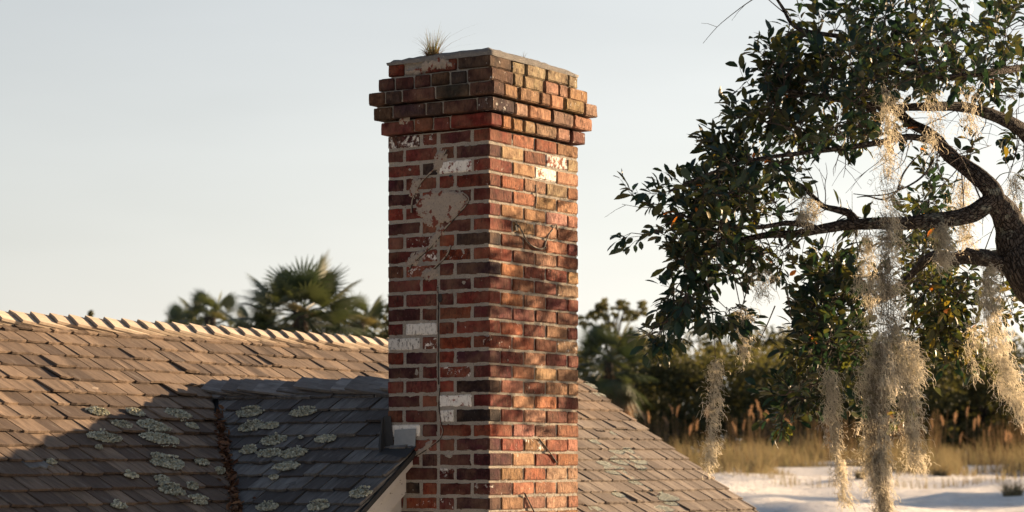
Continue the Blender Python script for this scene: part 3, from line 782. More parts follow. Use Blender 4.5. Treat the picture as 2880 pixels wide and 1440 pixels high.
def seam(face,pl,r=.0035,crack=True):
    q=[(lface if face=='L' else rface)(*p) for p in pl]
    f=(lambda a,z,o:H(-o,a,z)) if face=='L' else (lambda a,z,o:H(a,-o,z))
    rr=random.Random(len(pl)); pts=bez([f(a,z,.003) for a,z in q],6)
    mb=MB(); mb.tube([p+Vector((rr.uniform(-1,1),0,rr.uniform(-1,1)))*.0012 for p in pts],[r*rr.uniform(.7,1.3) for _ in pts],6); mb.build('mortar_seam',M['lime'],chim,True)
    if crack:
        mb=MB(); mb.tube([p+Vector((.0045,0,-.003)) for p in pts],[.0032*rr.uniform(.4,1.3) for _ in pts],5); mb.build('crack',M['deck'],chim,True)
seam('L',[(1256,420),(1240,450),(1215,482),(1188,508),(1168,542),(1158,575),(1158,598)])
seam('L',[(1300,540),(1318,556),(1312,575),(1285,605),(1250,645),(1215,690),(1180,722),(1158,742),(1150,765)])
seam('L',[(1268,690),(1255,720),(1225,750),(1198,775)])
seam('L',[(1230,805),(1232,850),(1231,900),(1232,960),(1231,1020),(1232,1080)],.0016)
seam('L',[(1236,1090),(1233,1140),(1240,1190),(1245,1215),(1232,1238),(1200,1262),(1168,1282)],.002)
seam('R',[(1447,622),(1460,640),(1475,670),(1492,690),(1518,700),(1532,694)],.004)
seam('R',[(1530,694),(1540,665),(1552,645),(1562,632),(1566,646)],.004,False)
seam('R',[(1506,520),(1507,560),(1505,580)],.003,False)
seam('R',[(1512,1232),(1535,1260),(1562,1300)],.002)
seam('R',[(1472,1385),(1485,1410),(1500,1440)],.003)
# black sockets where a brick has dropped out
def pocket(face,px,py,w_,h_):
    a,z=(lface if face=='L' else rface)(px,py); mb=MB(); n=9
    f=(lambda a,z,o:H(-o,a,z)) if face=='L' else (lambda a,z,o:H(a,-o,z))
    ring=[(a+math.cos(t)*w_*(1+.3*mn.noise(Vector((t,px,0)))),z+math.sin(t)*h_*(1+.3*mn.noise(Vector((t,py,4))))) for t in [k*6.283/n for k in range(n)]]
    mb.add([f(x,y,.0045) for x,y in ring]+[f(x,y,-.0) for x,y in ring]+[f(a,z,.0035)],[(2*n,k,(k+1)%n) for k in range(n)]+[(k,(k+1)%n,(k+1)%n+n,k+n) for k in range(n)]); mb.build('brick_void',M['deck'],chim)
pocket('L',1238,838,.014,.024); pocket('R',1452,640,.016,.018); pocket('L',1268,495,.010,.006)
# flashing where the roof edge meets the chimney
def foot(u,v,h=.0): return H(u,v,ZC-PIT*(UC-u)+h)
mb=MB(); vs=[foot(-.012,VRAKE-.015,.05),foot(-.012,.60,.05),foot(-.012,.60,.165),foot(-.012,VRAKE-.02,.135)]
vs=[H(-.010,.455,.050),H(-.010,.590,.055),H(-.010,.585,.142),H(-.010,.450,.148)]
mb.add(vs+[p+U*.004 for p in vs],[(3,2,1,0),(4,5,6,7),(0,1,5,4),(1,2,6,5),(2,3,7,6),(3,0,4,7)]); mb.build('flashing',M['metal'],chim)
mb=MB(); 
for (v0,v1,zb,zt2,du,m_) in [(.590,.650,.05,.215,-.0135,0)]:
    vs=[H(du,v0,zb),H(du,v1,zb),H(du,v1,zt2),H(du,v0+.018,zt2)]; mb.add(vs+[p+U*.004 for p in vs],[(3,2,1,0),(4,5,6,7),(0,1,5,4),(1,2,6,5),(2,3,7,6),(3,0,4,7)])
vs=[H(-.062,.640,.02),H(-.012,.640,.05),H(-.012,.652,.215),H(-.024,.652,.205),H(-.055,.650,.06)]
mb.add(vs+[p+V*.007 for p in vs],[(4,3,2,1,0),(5,6,7,8,9)]+[(i,(i+1)%5,(i+1)%5+5,i+5) for i in range(5)])
mb.build('flashing',M['dark'],chim)
mb=MB(); vs=[foot(-.10,.45,.045),foot(-.005,.45,.042),foot(-.005,.65,.042),foot(-.10,.65,.045)]; mb.add(vs+[p-Z*.004 for p in vs],[(0,1,2,3),(7,6,5,4),(0,4,5,1),(1,5,6,2),(2,6,7,3),(3,7,4,0)]); mb.build('flashing',M['dark'],chim)

# grass tuft on the cap
def blades(n,spread,hmin,hmax,wd,lean,rd,loc,curve=1.0,seg=4,wz=True):
    mb=MB()
    for i in range(n):
        an=rd.uniform(0,6.283); r=spread*rd.random()**.6; p=Vector(loc)+Vector((math.cos(an)*r,math.sin(an)*r,0))
        ln=rd.uniform(hmin,hmax); a2=an+rd.gauss(0,.5); le=abs(rd.gauss(0,lean)); sd=Vector((rd.gauss(0,1),rd.gauss(0,.5),0)).normalized()
        vs=[]; 
        for k in range(seg+1):
            t=k/seg; ho=le*ln*(t*.5+t*t*curve*.6); q=p+Vector((math.cos(a2)*ho,math.sin(a2)*ho,ln*t*(1-.25*le*t)))
            ww=wd*(1-t*.85); vs+= [q-sd*ww,q+sd*ww]
        mb.add(vs,[(2*k,2*k+1,2*k+3,2*k+2) for k in range(seg)],None,min(1,max(0,rd.gauss(.45,.3))))
    return mb
rd=random.Random(3); tp=H(.02,.40,2.063)
v,z=lface(1207,150)
tp=H(.035,v,z-.012)
mb=blades(95,.028,.05,.155,.0016,.55,rd,tp)
m2=blades(14,.02,.13,.20,.0011,.95,rd,tp,1.2); mb.add(m2.v,m2.f,None,.7)
m3=blades(60,.035,.02,.05,.003,.9,rd,tp); mb.add(m3.v,m3.f,None,.05)
tag(mb.build_thing('grass_tuft',M['tuft'],tp),'dry grass tuft sprouting from the cement top of the chimney','grass tuft')
q=H(.35,.02,2.078); mb=blades(7,.008,.02,.045,.001,.7,rd,q); tag(mb.build_thing('grass_sprig',M['tuft'],q),'tiny grass sprig on the sunlit side of the chimney top','grass sprig')

# ------------------------------------------------------------------ live oak
TD=11.0
oak=empty('live_oak',Vector((3.7,12.6,GZ)),'large live oak leaning in from the right with dark leathery leaves','tree')
def limb(name,pl,r0,r1,n=14,seg=8,parent=oak,rp=None,wob=.10,lab=None):
    pts=bez(pl,seg); m=len(pts); rs=[r0+(r1-r0)*(i/(m-1)) for i in range(m)]
    mb=MB(); mb.tube(pts,rs,n,wob=wob); mb.build(name,M['bark'],parent,True)
    return list(zip(pts,rs))
SK=[]
trunk_top=P(2860,700,11.0)
SK+=limb('trunk',[Vector((3.7,12.6,GZ-.2)),Vector((3.6,12.6,-2.9)),Vector((3.4,12.5,-1.4)),Vector((3.15,12.1,-.1)),P(2995,880,11.5),P(2905,795,11.0),P(2858,700,11.0),P(2845,640,11),P(2820,590,10.95),P(2782,556,10.9)],.16,.050,16,7)
SK+=limb('branch',[P(2800,570,10.9),P(2786,530,10.9),P(2752,497,10.9),P(2710,466,10.95),P(2668,436,11),P(2640,400,11.0),P(2610,372,11.05),P(2560,345,11.1),P(2500,290,11.2),P(2420,250,11.3)],.050,.014)
SK+=limb('branch',[P(2800,560,10.9),P(2765,582,10.9),P(2722,604,10.9),P(2662,617,10.85),P(2600,622,10.8),P(2546,628,10.8),P(2480,628,10.8),P(2429,630,10.8),P(2367,634,10.8),P(2297,647,10.75),P(2235,658,10.7),P(2158,661,10.7),P(2080,676,10.65),P(1990,690,10.6)],.046,.010)
SK+=limb('branch',[P(2410,626,10.8),P(2390,602,10.8),P(2355,590,10.8),P(2316,580,10.8),P(2290,556,10.8),P(2250,520,10.8),P(2180,500,10.9)],.020,.007)
SK+=limb('branch',[P(2300,646,10.76),P(2270,634,10.7),P(2210,628,10.6),P(2120,640,10.5),P(2000,628,10.5),P(1900,600,10.5)],.017,.005)
SK+=limb('branch',[P(2862,760,11.0),P(2800,732,11.2),P(2730,722,11.5),P(2675,728,11.8),P(2620,722,12.1),P(2580,755,12.4),P(2545,790,12.7),P(2470,850,13.2)],.050,.012)
SK+=limb('branch',[P(2822,742,11.0),P(2775,722,10.9),P(2735,712,10.8),P(2715,703,10.8)],.028,.014)
SK+=limb('branch',[P(2920,420,11.6),P(2880,372,11.5),P(2840,345,11.4),P(2780,320,11.3),P(2700,300,11.2),P(2600,300,11.0),P(2480,300,10.9),P(2300,270,10.8),P(2180,250,10.7)],.040,.008)
SK+=limb('branch',[Vector((3.0,11.4,.3)),P(2990,600,11.8),P(2920,420,11.6)],.07,.04,10)
SK+=limb('branch',[P(2640,400,11.0),P(2560,385,10.9),P(2480,400,10.7),P(2380,415,10.6),P(2260,430,10.5),P(2120,450,10.4),P(1990,490,10.4),P(1880,540,10.4)],.018,.005)
SK+=limb('branch',[P(2760,565,10.9),P(2700,440,10.6),P(2640,390,10.4)],.004,.003,6)
SK+=limb('branch',[P(2880,190,11.3),P(2760,205,11),P(2640,215,11),P(2500,150,11.1),P(2400,110,11.1),P(2280,90,11.0),P(2230,70,11),P(2200,20,11),P(2160,-40,11)],.018,.006)
SK+=limb('branch',[P(2900,230,11.3),Vector((2.7,11.5,1.6)),Vector((3.0,11.4,.9))],.03,.05,10)
SK+=limb('branch',[P(2470,850,13.2),P(2540,810,13.7),P(2600,700,14.1),P(2612,560,14.1)],.014,.006,8)
SK+=limb('branch',[P(2545,790,12.7),P(2480,830,12.0),P(2400,900,11.5),P(2320,980,11.2),P(2250,1090,11.0)],.014,.005,8)
# bare twig over the sky gap
SK2=[]
rb=random.Random(31); bt=MB(); cand=[p for p,q in SK if q<.045 and p.z>-.1]
for _ in range(120):
    p=rb.choice(cand); pts=[p]; dr=Vector((rb.uniform(-1,.4),rb.uniform(-.4,.4),rb.uniform(-1.1,.5))).normalized(); L=rb.uniform(.12,.42)
    for k in range(4): dr=(dr+Vector((rb.gauss(0,.3),rb.gauss(0,.2),rb.gauss(-.08,.25)))).normalized(); pts.append(pts[-1]+dr*L/4)
    pp=bez(pts,3); bt.tube(pp,[.0028-.0019*i/(len(pp)-1) for i in range(len(pp))],4)
    for q in range(2):
        a_=pp[rb.randrange(3,len(pp)-1)]; d2=(dr+Vector((rb.gauss(0,.8),rb.gauss(0,.4),rb.gauss(0,.8)))).normalized(); bt.tube([a_,a_+d2*.05,a_+d2*rb.uniform(.07,.14)-Z*.01],[.0016,.0012,.0008],3)
tag(bt.build('bare_twigs',M['twig'],oak),kind='stuff')
for pl in ([(2625,450),(2600,490),(2560,520),(2500,545),(2450,550),(2400,545)],[(2525,535),(2540,490),(2570,450),(2600,425)],[(2540,523),(2490,560),(2440,552),(2410,555)]):
    limb('branch',[P(x,y,10.7) for x,y in pl],.006,.002,5,5)
# crown volumes: cx,cy,rx,ry (2880 px), depth, depth spread, twigs
BL=[(2290,70,60,45,11.1,.4,14),(2400,120,140,100,11.0,.8,70),(2560,100,130,100,11.0,.9,76),(2740,80,150,100,11.2,.9,46),(2860,60,80,120,11.3,.8,24),
 (2190,180,65,42,10.9,.35,22),(2175,250,75,36,10.8,.4,24),(2280,220,100,80,10.9,.6,62),(2410,250,120,80,10.9,.7,66),(2560,215,120,60,11.0,.8,56),(2700,210,120,50,11.2,.8,34),(2830,230,70,80,11.3,.7,22),
 (2110,320,50,22,10.8,.3,13),(2210,340,90,55,10.8,.5,46),(2340,370,100,45,10.8,.6,38),(2450,330,70,30,10.8,.5,14),
 (2050,435,45,30,10.7,.3,16),(2110,450,95,50,10.7,.5,48),(2230,470,70,40,10.7,.4,18),(1975,525,50,30,10.6,.3,18),(2040,560,85,50,10.6,.5,48),(2130,560,80,42,10.7,.5,34),
 (1885,545,30,16,10.5,.2,5),(1865,655,40,12,10.5,.15,3),(1945,612,42,34,10.6,.3,16),(2015,655,85,42,10.6,.4,36),(2100,690,60,25,10.7,.3,12),
 (1935,710,30,36,10.6,.25,9),(1965,740,70,42,10.6,.3,20),(1915,820,38,26,10.5,.2,11),(1930,850,40,24,10.5,.25,9),(1865,925,28,34,10.5,.2,9),(1985,870,32,24,10.5,.2,5),(2040,880,32,26,10.5,.2,5),(2110,880,20,30,10.5,.2,4),
 (2190,750,45,40,10.8,.3,8),(2210,690,40,20,10.8,.3,5),
 (2350,780,60,45,11.4,.5,28),(2330,880,75,60,11.3,.5,44),(2420,820,50,50,11.8,.5,22),(2300,980,60,55,11.1,.4,34),(2400,960,50,50,11.3,.4,20),(2245,1100,50,35,11.0,.3,18),(2330,1090,50,40,11.0,.3,16),(2205,1165,28,20,11.0,.2,6),(2420,1060,40,50,11.2,.3,9),(2545,1120,20,70,11.3,.3,6),
 (2640,860,70,50,12.2,.5,30),(2660,950,80,50,12.2,.4,30),(2740,800,70,40,12.0,.5,14),(2600,800,45,40,12.3,.4,14),(2580,940,40,50,12.3,.3,12),(2690,1005,50,24,12.2,.2,8),
 (2620,700,50,24,12.5,.3,8),(2560,680,45,40,12.8,.3,10),(2840,700,40,100,12.6,.4,8),(2840,850,50,60,12.6,.4,8),(2860,430,30,60,11.6,.5,6),(2740,420,50,30,11.4,.4,6),(2830,490,20,14,11,.2,2),(2610,560,30,12,11,.2,2),
 (2430,650,35,18,11,.3,5),(2330,710,25,30,11,.3,4),
 (2612,700,60,270,14.1,.3,90)]
tg=[]; rd=random.Random(44)
for (cx,cy,rx,ry,d,ds,n) in BL:
    for _ in range(int(n*(.58 if cy<640 and d<12 else 1)+.5)):
        while True:
            a,b,c=rd.uniform(-1,1),rd.uniform(-1,1),rd.uniform(-1,1)
            if a*a+b*b+c*c<1 and (cy>640 or mn.noise(P(cx+a*rx,cy+b*ry,d+c*ds)*3.6)>(.02 if cy<640 else -.06) or rd.random()<.08): break
        tg.append(P(cx+a*rx,cy+b*ry,d+c*ds))
tg+=[P(1775,655,10.5),P(1800,565,10.5),P(1850,575,10.5),P(1820,662,10.5)]
T=np.array([tuple(p) for p in tg]); N0=[tuple(p) for p,r in SK]; 
nodes=np.zeros((20000,3)); nodes[:len(N0)]=N0; nn=len(N0); 
dmin=np.array([np.min(np.linalg.norm(nodes[:nn]-t,axis=1)) for t in T]); order=np.argsort(dmin)
tw=MB(); lp=[];ld=[];lnn=[];ls=[];lt=[]
def rv(): 
    return Vector((rd.gauss(0,1),rd.gauss(0,1),rd.gauss(0,1))).normalized()
for oi_ in order:
    t=T[oi_]; dd=np.linalg.norm(nodes[:nn]-t,axis=1); k=int(np.argmin(dd)); s=Vector(nodes[k]); e=Vector(t); L=(e-s).length
    mid=(s+e)/2+rv()*L*.13+Vector((0,0,L*.06)); pts=bez([s,mid,e],4 if L>.12 else 2)
    r0=.0018+.0065*min(1,L/.7); tw.tube(pts,[r0+(.0016-r0)*i/(len(pts)-1) for i in range(len(pts))],4,cap=False)
    for p in pts[1:]: nodes[nn]=p; nn+=1
    base=(e-s).normalized() if L>1e-4 else rv()
    ycol=rd.gauss(0,.10)
    px=1440+e.x/e.y*F; py=HY-e.z/e.y*F
    if px>2480 and py>700: ycol+=.20
    nsub=rd.choice([2,2,3])
    for q in range(nsub):
        dr=(base*.9+rv()*.9+Vector((-.15,0,.1))).normalized()
        if px<2200 and py>800: dr=(dr+Vector((0,0,-.8))).normalized()
        ln=rd.uniform(.05,.14); tip=e+dr*ln; mp_=e+dr*ln*.5+rv()*ln*.08
        tw.tube([e,mp_,tip],[.0018,.0014,.0009],3,cap=False)
        nl=rd.choice([3,4,5,6])
        for j in range(nl):
            f=1-(j/nl)*.8; p=e+(tip-e)*f; out=(rv()+dr*.25); out=(out-dr*out.dot(dr)).normalized()
            di=(dr*(.9 if j<3 else .45)+out*rd.uniform(.5,1)).normalized()
            nr=(rv()*.75+Vector((0,0,1))); nr=(nr-di*nr.dot(di)).normalized()
            lp.append(p); ld.append(di); lnn.append(nr); ls.append(rd.uniform(.038,.072)*(1.12 if j<2 else 1)); lt.append(min(.955,max(0,.42+ycol+rd.gauss(0,.20))) if rd.random()>.004 else 1.0)
tag(tw.build('twigs',M['twig'],oak),kind='stuff')
lp=np.array(lp);ld=np.array(ld);lnn=np.array(lnn);ls=np.array(ls);lt=np.array(lt)
def leaf_arrays(p,d,n,s,off):
    side=np.cross(d,n); W=(.19+.07*rng.random(len(p)))*s; cv=rng.normal(.10,.08,len(p))*s; fo=rng.uniform(.15,.55,len(p))*W
    prof=[(0,.0),(.16,.55),(.46,1.0),(.76,.82),(1,.0)]
    st=[]
    for (l,wf) in prof:
        c=p+d*(s*(l+.12))[:,None]+n*(-cv*l*l*1.5)[:,None]
        if wf==0: st.append([c])
        else:
            sw=side*(W*wf)[:,None]; up=n*(fo*wf)[:,None]
            st.append([c-sw+up,c,c+sw+up])
    vs=[st[0][0]]+st[1]+st[2]+st[3]+[st[4][0]]
    Vv=np.stack(vs,1)-np.array(off)   # n,11,3
    tri=[(0,1,2),(0,2,3),(1,4,5),(1,5,2),(2,5,6),(2,6,3),(4,7,8),(4,8,5),(5,8,9),(5,9,6),(7,10,8),(8,10,9)]
    m=len(p); Fa=(np.array(tri)[None]+ (np.arange(m)*11)[:,None,None]).reshape(-1,3)
    return Vv.reshape(-1,3),Fa
pxs=1440+lp[:,0]/lp[:,1]*F; pys=HY-lp[:,2]/lp[:,1]*F
vis=(pxs>0)&(pxs<2880)&(pys>0)&(pys<1440)
face=np.abs(np.einsum('ij,ij->i',lnn,lp/np.linalg.norm(lp,axis=1)[:,None]))
score=np.where(vis&(lp[:,1]<10.75),ls/lp[:,1]*(.3+face)*(1+.3*(10.8-lp[:,1])),0)
big=np.argsort(-score)[:296]; rest=np.ones(len(lp),bool); rest[big]=False
ow=worldloc(oak)
Vv,Fa=leaf_arrays(lp[rest],ld[rest],lnn[rest],ls[rest],ow)
crown=link('crown',np_mesh('crown',Vv,Fa,np.repeat(lt[rest],11)),M['leaf'],oak); tag(crown,kind='stuff')
for i in big:
    Vv,Fa=leaf_arrays(lp[i:i+1],ld[i:i+1],lnn[i:i+1],ls[i:i+1],ow)
    link('leaf',np_mesh('leaf',Vv,Fa,np.repeat(lt[i:i+1],11)),M['leaf'],crown)
print('leaves',len(lp))

# ------------------------------------------------------------------ spanish moss
def moss(path,n,d,label,dens_core=0,ln=(.05,.13),curl=1.9,r=.0013,seed=0,depth=None,tint=.6):
    """path: list of (px,py,half width px, depth) from top to bottom"""
    g=np.random.default_rng(seed+100); n=int(n*1.25)
    path=[tuple(p)+((d,) if len(p)==3 else ()) for p in path]
    ys_=np.array([p[1] for p in path],float); 
    k=9; s=g.random(n); yy=ys_[0]+(ys_[-1]-ys_[0])*s
    cx=np.interp(yy,ys_,[p[0] for p in path]); hw=np.interp(yy,ys_,[p[2] for p in path]); dd=np.interp(yy,ys_,[p[3] for p in path])
    lump=1+.25*np.sin(yy*.045+seed)+.15*np.sin(yy*.11+seed*2)
    an=g.random(n)*6.283; nzz=np.array([mn.noise(Vector((math.cos(a)*1.1,math.sin(a)*1.1+seed*7,y*.017)))+.6*mn.noise(Vector((math.cos(a)*2.5,seed*3+math.sin(a)*2.5,y*.05))) for a,y in zip(an,yy)])
    kp=nzz>-.13; yy=yy[kp];cx=cx[kp];hw=hw[kp];dd=dd[kp];lump=lump[kp]*(1+.5*nzz[kp]);an=an[kp]; n=len(yy)
    rr=np.sqrt(g.random(n))*hw*lump/F*dd*.8
    st=np.stack([(cx-1440)/F*dd+np.cos(an)*rr, dd+np.sin(an)*rr*.9, (HY-yy)/F*dd],1)
    L=g.uniform(ln[0],ln[1],n)/k
    pts=[st]; dirn=np.stack([np.cos(an)*.7,np.sin(an)*.7,g.normal(-.2,.7,n)],1)+g.normal(0,.5,(n,3))
    for i in range(k):
        dirn=dirn+g.normal(0,.45*curl,(n,3))+np.array([0,0,-.36])
        dirn/=np.linalg.norm(dirn,axis=1)[:,None]
        pts.append(pts[-1]+dirn*L[:,None])
    # long carrier strands along the middle
    Pn=np.stack(pts,1)                                   # n,k+1,3
    m=max(3,n//60); kk=k+1; tt=np.linspace(0,1,kk); car=[]
    for i in range(m):
        a=g.random()*.6; b=min(1,a+.25+g.random()*.4); y=ys_[0]+(ys_[-1]-ys_[0])*(a+(b-a)*tt)
        x=np.interp(y,ys_,[p[0] for p in path])+np.cumsum(g.normal(0,2.0,kk)); h=np.interp(y,ys_,[p[2] for p in path]); dq=np.interp(y,ys_,[p[3] for p in path])
        o=g.normal(0,.35); o2=g.normal(0,.3)
        car.append(np.stack([(x+o*h-1440)/F*dq, dq+o2*h/F*dq, (HY-y)/F*dq],1))
    Pn=np.concatenate([Pn,np.array(car)],0); N=len(Pn)
    R3=np.array([(1,.1,.5),(-.5,.87,-.5),(-.5,-.87,.1)])*r
    taper=np.linspace(1,.55,kk)[None,:,None,None]*g.uniform(.7,1.3,(N,1,1,1))
    VV=Pn[:,:,None,:]+R3[None,None]*taper
    loc=Vector(P(path[0][0],path[0][1],path[0][3]))
    VV=VV.reshape(-1,3)-np.array(loc)
    q=[]
    for i in range(k):
        for j in range(3):
            q.append((i*3+j,i*3+(j+1)%3,(i+1)*3+(j+1)%3,(i+1)*3+j))
    Fa=(np.array(q)[None]+(np.arange(N)*kk*3)[:,None,None]).reshape(-1,4)
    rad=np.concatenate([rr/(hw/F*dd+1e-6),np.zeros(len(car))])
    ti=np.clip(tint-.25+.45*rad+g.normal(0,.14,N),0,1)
    if dens_core:                      # a darker band of strands runs down the curtain
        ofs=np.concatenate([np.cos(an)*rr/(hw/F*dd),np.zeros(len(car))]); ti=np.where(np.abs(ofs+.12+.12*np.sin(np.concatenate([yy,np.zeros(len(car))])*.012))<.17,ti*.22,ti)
    me=np_mesh('spanish_moss',VV,Fa,np.repeat(ti,kk*3))
    o=link('spanish_moss',me,M['moss']); o.location=loc
    return tag(o,label,'spanish moss','spanish moss hanging from the oak')
twg=MB()
for pl in ([(1985,700),(1992,800),(2003,880),(2008,940),(2012,1012)],[(2045,720),(2080,780),(2095,850)],[(2060,760),(2090,900)],[(2110,780),(2085,870),(2070,900)],[(2180,860),(2150,930),(2120,985)],[(2215,830),(2225,900)],[(2704,480),(2708,540),(2712,590)]):
    twg.tube(bez([P(x,y,10.55) for x,y in pl],4),[.0032-.0016*i/(4*(len(pl)-1)) for i in range(4*(len(pl)-1)+1)],4)
tag(twg.build('hanging_twigs',M['twig'],oak),kind='stuff')
moss([(2012,1003,8),(2012,1050,18),(2010,1120,20),(2004,1180,16),(2002,1230,13),(1998,1280,8),(1994,1318,4)],700,10.5,'slim single beard of moss hanging from a long bare twig beside the right roof',ln=(.04,.10),seed=1)
moss([(2500,600,20),(2500,640,24),(2490,760,34),(2500,860,42),(2500,960,50),(2500,1060,50)],1600,10.55,'upper part of the thick moss curtain below the long horizontal branch',ln=(.05,.15),seed=2,dens_core=1)
moss([(2500,270,10),(2492,400,14),(2500,500,18),(2500,610,20)],330,10.55,'thin stringy moss column in the sky gap above the long horizontal branch',ln=(.06,.18),seed=22)
moss([(2430,650,10),(2440,720,24),(2440,800,28),(2450,900,26)],420,10.65,'thin moss veil left of the thick curtain under the horizontal branch',seed=3)
moss([(2470,960,36),(2470,1050,46),(2462,1140,50),(2460,1230,44),(2466,1300,32),(2478,1370,22),(2490,1440,13),(2494,1470,8)],3400,10.5,'broadest moss curtain, pale and sunlit, reaching the bottom edge',ln=(.05,.14),seed=4,dens_core=1)
moss([(2555,960,30),(2560,1050,34),(2556,1130,30),(2562,1200,24),(2570,1270,20),(2590,1312,8)],1400,10.6,'moss beard just right of the broadest curtain, its tip bent right',seed=5)
moss([(2345,1100,8),(2340,1160,20),(2345,1200,14),(2350,1240,11),(2358,1300,14),(2370,1370,10),(2385,1420,5)],700,10.55,'narrow ragged moss beard left of the broadest curtain',seed=6)
moss([(2650,632,18),(2650,660,26),(2655,700,24),(2660,745,10)],420,10.75,'short moss clump under the horizontal branch near the fork',seed=7)
moss([(2715,500,22),(2705,560,24),(2715,620,30),(2725,700,24)],420,11.1,'sparse moss behind the branch fork',seed=8)
moss([(2785,750,16),(2780,820,30),(2790,900,36),(2810,1000,36),(2850,1090,38),(2890,1180,38)],1700,10.8,'long moss beard slanting to the right edge below the trunk',seed=9)
moss([(2745,880,10),(2740,950,18),(2730,1010,10),(2748,1060,8)],160,10.8,'few curled moss strands left of the slanting beard',seed=10,ln=(.05,.12))
moss([(2860,480,12),(2855,560,22),(2862,640,14)],260,11.2,'faint moss wisp at the right edge above the trunk bend',seed=11)
moss([(2095,860,20),(2092,920,20),(2088,960,12),(2096,1010,7)],260,10.5,'small moss wisp hanging over the dark woods from the lowest leaves',seed=12,ln=(.04,.12))
moss([(2270,550,20),(2275,590,26),(2262,620,16)],320,10.65,'tangled moss on the short upper branch left of the curtain',seed=13)
moss([(2495,235,40),(2510,290,40),(2500,350,18),(2530,390,8)],200,10.5,'moss tangle high in the middle of the crown',seed=14)
moss([(2605,250,26),(2625,300,26),(2630,360,20),(2620,420,10)],150,10.6,'moss tangle at the upper end of the thick bent limb',seed=15)
moss([(2720,240,26),(2730,310,22),(2720,370,14)],130,10.7,'moss tangle below the upper right limb',seed=16)
moss([(2120,740,18),(2150,780,30),(2140,830,18)],200,10.6,'loose moss threads under the left end of the branch',seed=17)
moss([(2330,1040,20),(2335,1090,16),(2345,1120,12)],200,10.6,'moss threads caught in the lowest leaves of the lower bough',seed=18)
moss([(2230,740,12),(2220,650,8)],60,10.6,'single pale moss thread by the branch end',seed=19) if False else None

# ------------------------------------------------------------------ background plants
def leafcloud(n,blobs,size,seed,flat=.6):
    g=np.random.default_rng(seed); w_=np.array([b[3]*b[4]*b[5] for b in blobs])**.67; ch=g.choice(len(blobs),n,p=w_/w_.sum())
    B=np.array(blobs)[ch]; dv=g.normal(0,1,(n,3)); dv/=np.linalg.norm(dv,axis=1)[:,None]; rr=g.random(n)**.45
    c=B[:,:3]+dv*rr[:,None]*B[:,3:6]
    a=g.normal(0,1,(n,3)); a/=np.linalg.norm(a,axis=1)[:,None]; b=np.cross(a,g.normal(0,1,(n,3))); b/=np.linalg.norm(b,axis=1)[:,None]
    s=(size*g.uniform(.6,1.4,n))[:,None]
    VV=np.stack([c-a*s,c+b*s*.5,c+a*s,c-b*s*.5],1).reshape(-1,3); Fa=np.arange(n*4).reshape(-1,4)
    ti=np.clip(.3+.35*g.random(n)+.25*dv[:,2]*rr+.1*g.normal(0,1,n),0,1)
    return VV,Fa,np.repeat(ti,4)
def tree(loc,blobs,n,size,label,trunk_h,tr=.16,seed=0,name='tree',cat='tree',group=None,limbs=True,mat='far'):
    o=empty(name,loc,label,cat,group); mb=MB(); L=Vector(loc)
    rr=random.Random(seed); top=L+Z*trunk_h
    mb.tube(bez([L-Z*.3,L+Z*trunk_h*.5+Vector((rr.uniform(-.3,.3),0,0)),top],4),[tr*(1-.06*i) for i in range(9)],8,wob=.1); mb.build('trunk',M['bark'],o,True)
    if limbs:
        m2=MB()
        for b in blobs[:14]: m2.tube(bez([top-Z*trunk_h*.25,(top+L+Vector(b[:3]))/2-Z*.1,L+Vector(b[:3])],4),[tr*.4*(1-.09*i) for i in range(9)],5)
        m2.build('limb',M['bark'],o)
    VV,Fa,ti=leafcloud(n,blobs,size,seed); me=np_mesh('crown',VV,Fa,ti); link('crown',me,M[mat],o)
    return o
rd=random.Random(90)
def blobset(w_,h0,h1,n,r,rd):
    return [(rd.uniform(-1,1)*w_*.75,rd.uniform(-1,1)*w_*.6,rd.uniform(h0,h1)) + (r*rd.uniform(.7,1.3),r*rd.uniform(.7,1.3),r*rd.uniform(.5,.9)) for _ in range(n)]
# row of evergreen trees behind the dune
descr=['rounded dark evergreen just right of the roof edge','low dark evergreen left of the slim moss beard','dark evergreen behind the slim moss beard','broad dark evergreen right of the slim moss beard',
 'dark evergreen left of the moss curtains','dark evergreen behind the broadest moss curtain','dark evergreen right of the moss curtains','dark evergreen behind the yellow lower leaves','dark evergreen near the right edge','dark evergreen at the right edge']
for i in range(10):
    x=(1560+i*115)*K; d=104+rd.uniform(-3,6)+(i%2)*6; top=[885,850,836,828,838,846,846,840,840,832][i]*K
    zt_=(HY-top)/F*d; b=P(x,0,d); gz=gh(b.x,b.y); hgt=zt_-gz
    tree(Vector((b.x,b.y,gz)),blobset(3.2,hgt*.12,hgt*.84,30,1.05,rd),7000,.11,descr[i],hgt*.45,seed=i,group='evergreen trees behind the dune')
for i in range(7):
    x=[1500,1680,1840,2010,2180,2360,2540][i]*K; d=122+rd.uniform(0,8); top=[832,822,802,812,826,816,822][i]*K
    zt_=(HY-top)/F*d; b=P(x,0,d); gz=gh(b.x,b.y); hgt=zt_-gz
    tree(Vector((b.x,b.y,gz)),blobset(4.6,hgt*.1,hgt*.9,36,1.1,rd),6000,.14,['olive tree in the second row beside the chimney','olive tree in the second row left of the hanging leaves','olive tree in the second row above the slim moss beard','olive tree in the second row left of the lower bough','olive tree in the second row behind the lower bough','olive tree in the second row behind the moss curtains','olive tree in the second row at the right edge'][i],hgt*.45,seed=i+40,group='olive trees in the second row')
# dense undergrowth: reads as one dark mass
blobs=[]
for i in range(150):
    x=rd.uniform(-4,34); y=rd.uniform(108,118); blobs.append((x,y,gh(x,y)+rd.uniform(.2,2.6),1.6,1.2,1.1))
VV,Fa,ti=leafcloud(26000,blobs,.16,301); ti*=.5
tag(link('undergrowth',np_mesh('undergrowth',VV,Fa,ti),M['far']),'dark tangled undergrowth filling the foot of the woods','undergrowth',kind='stuff')
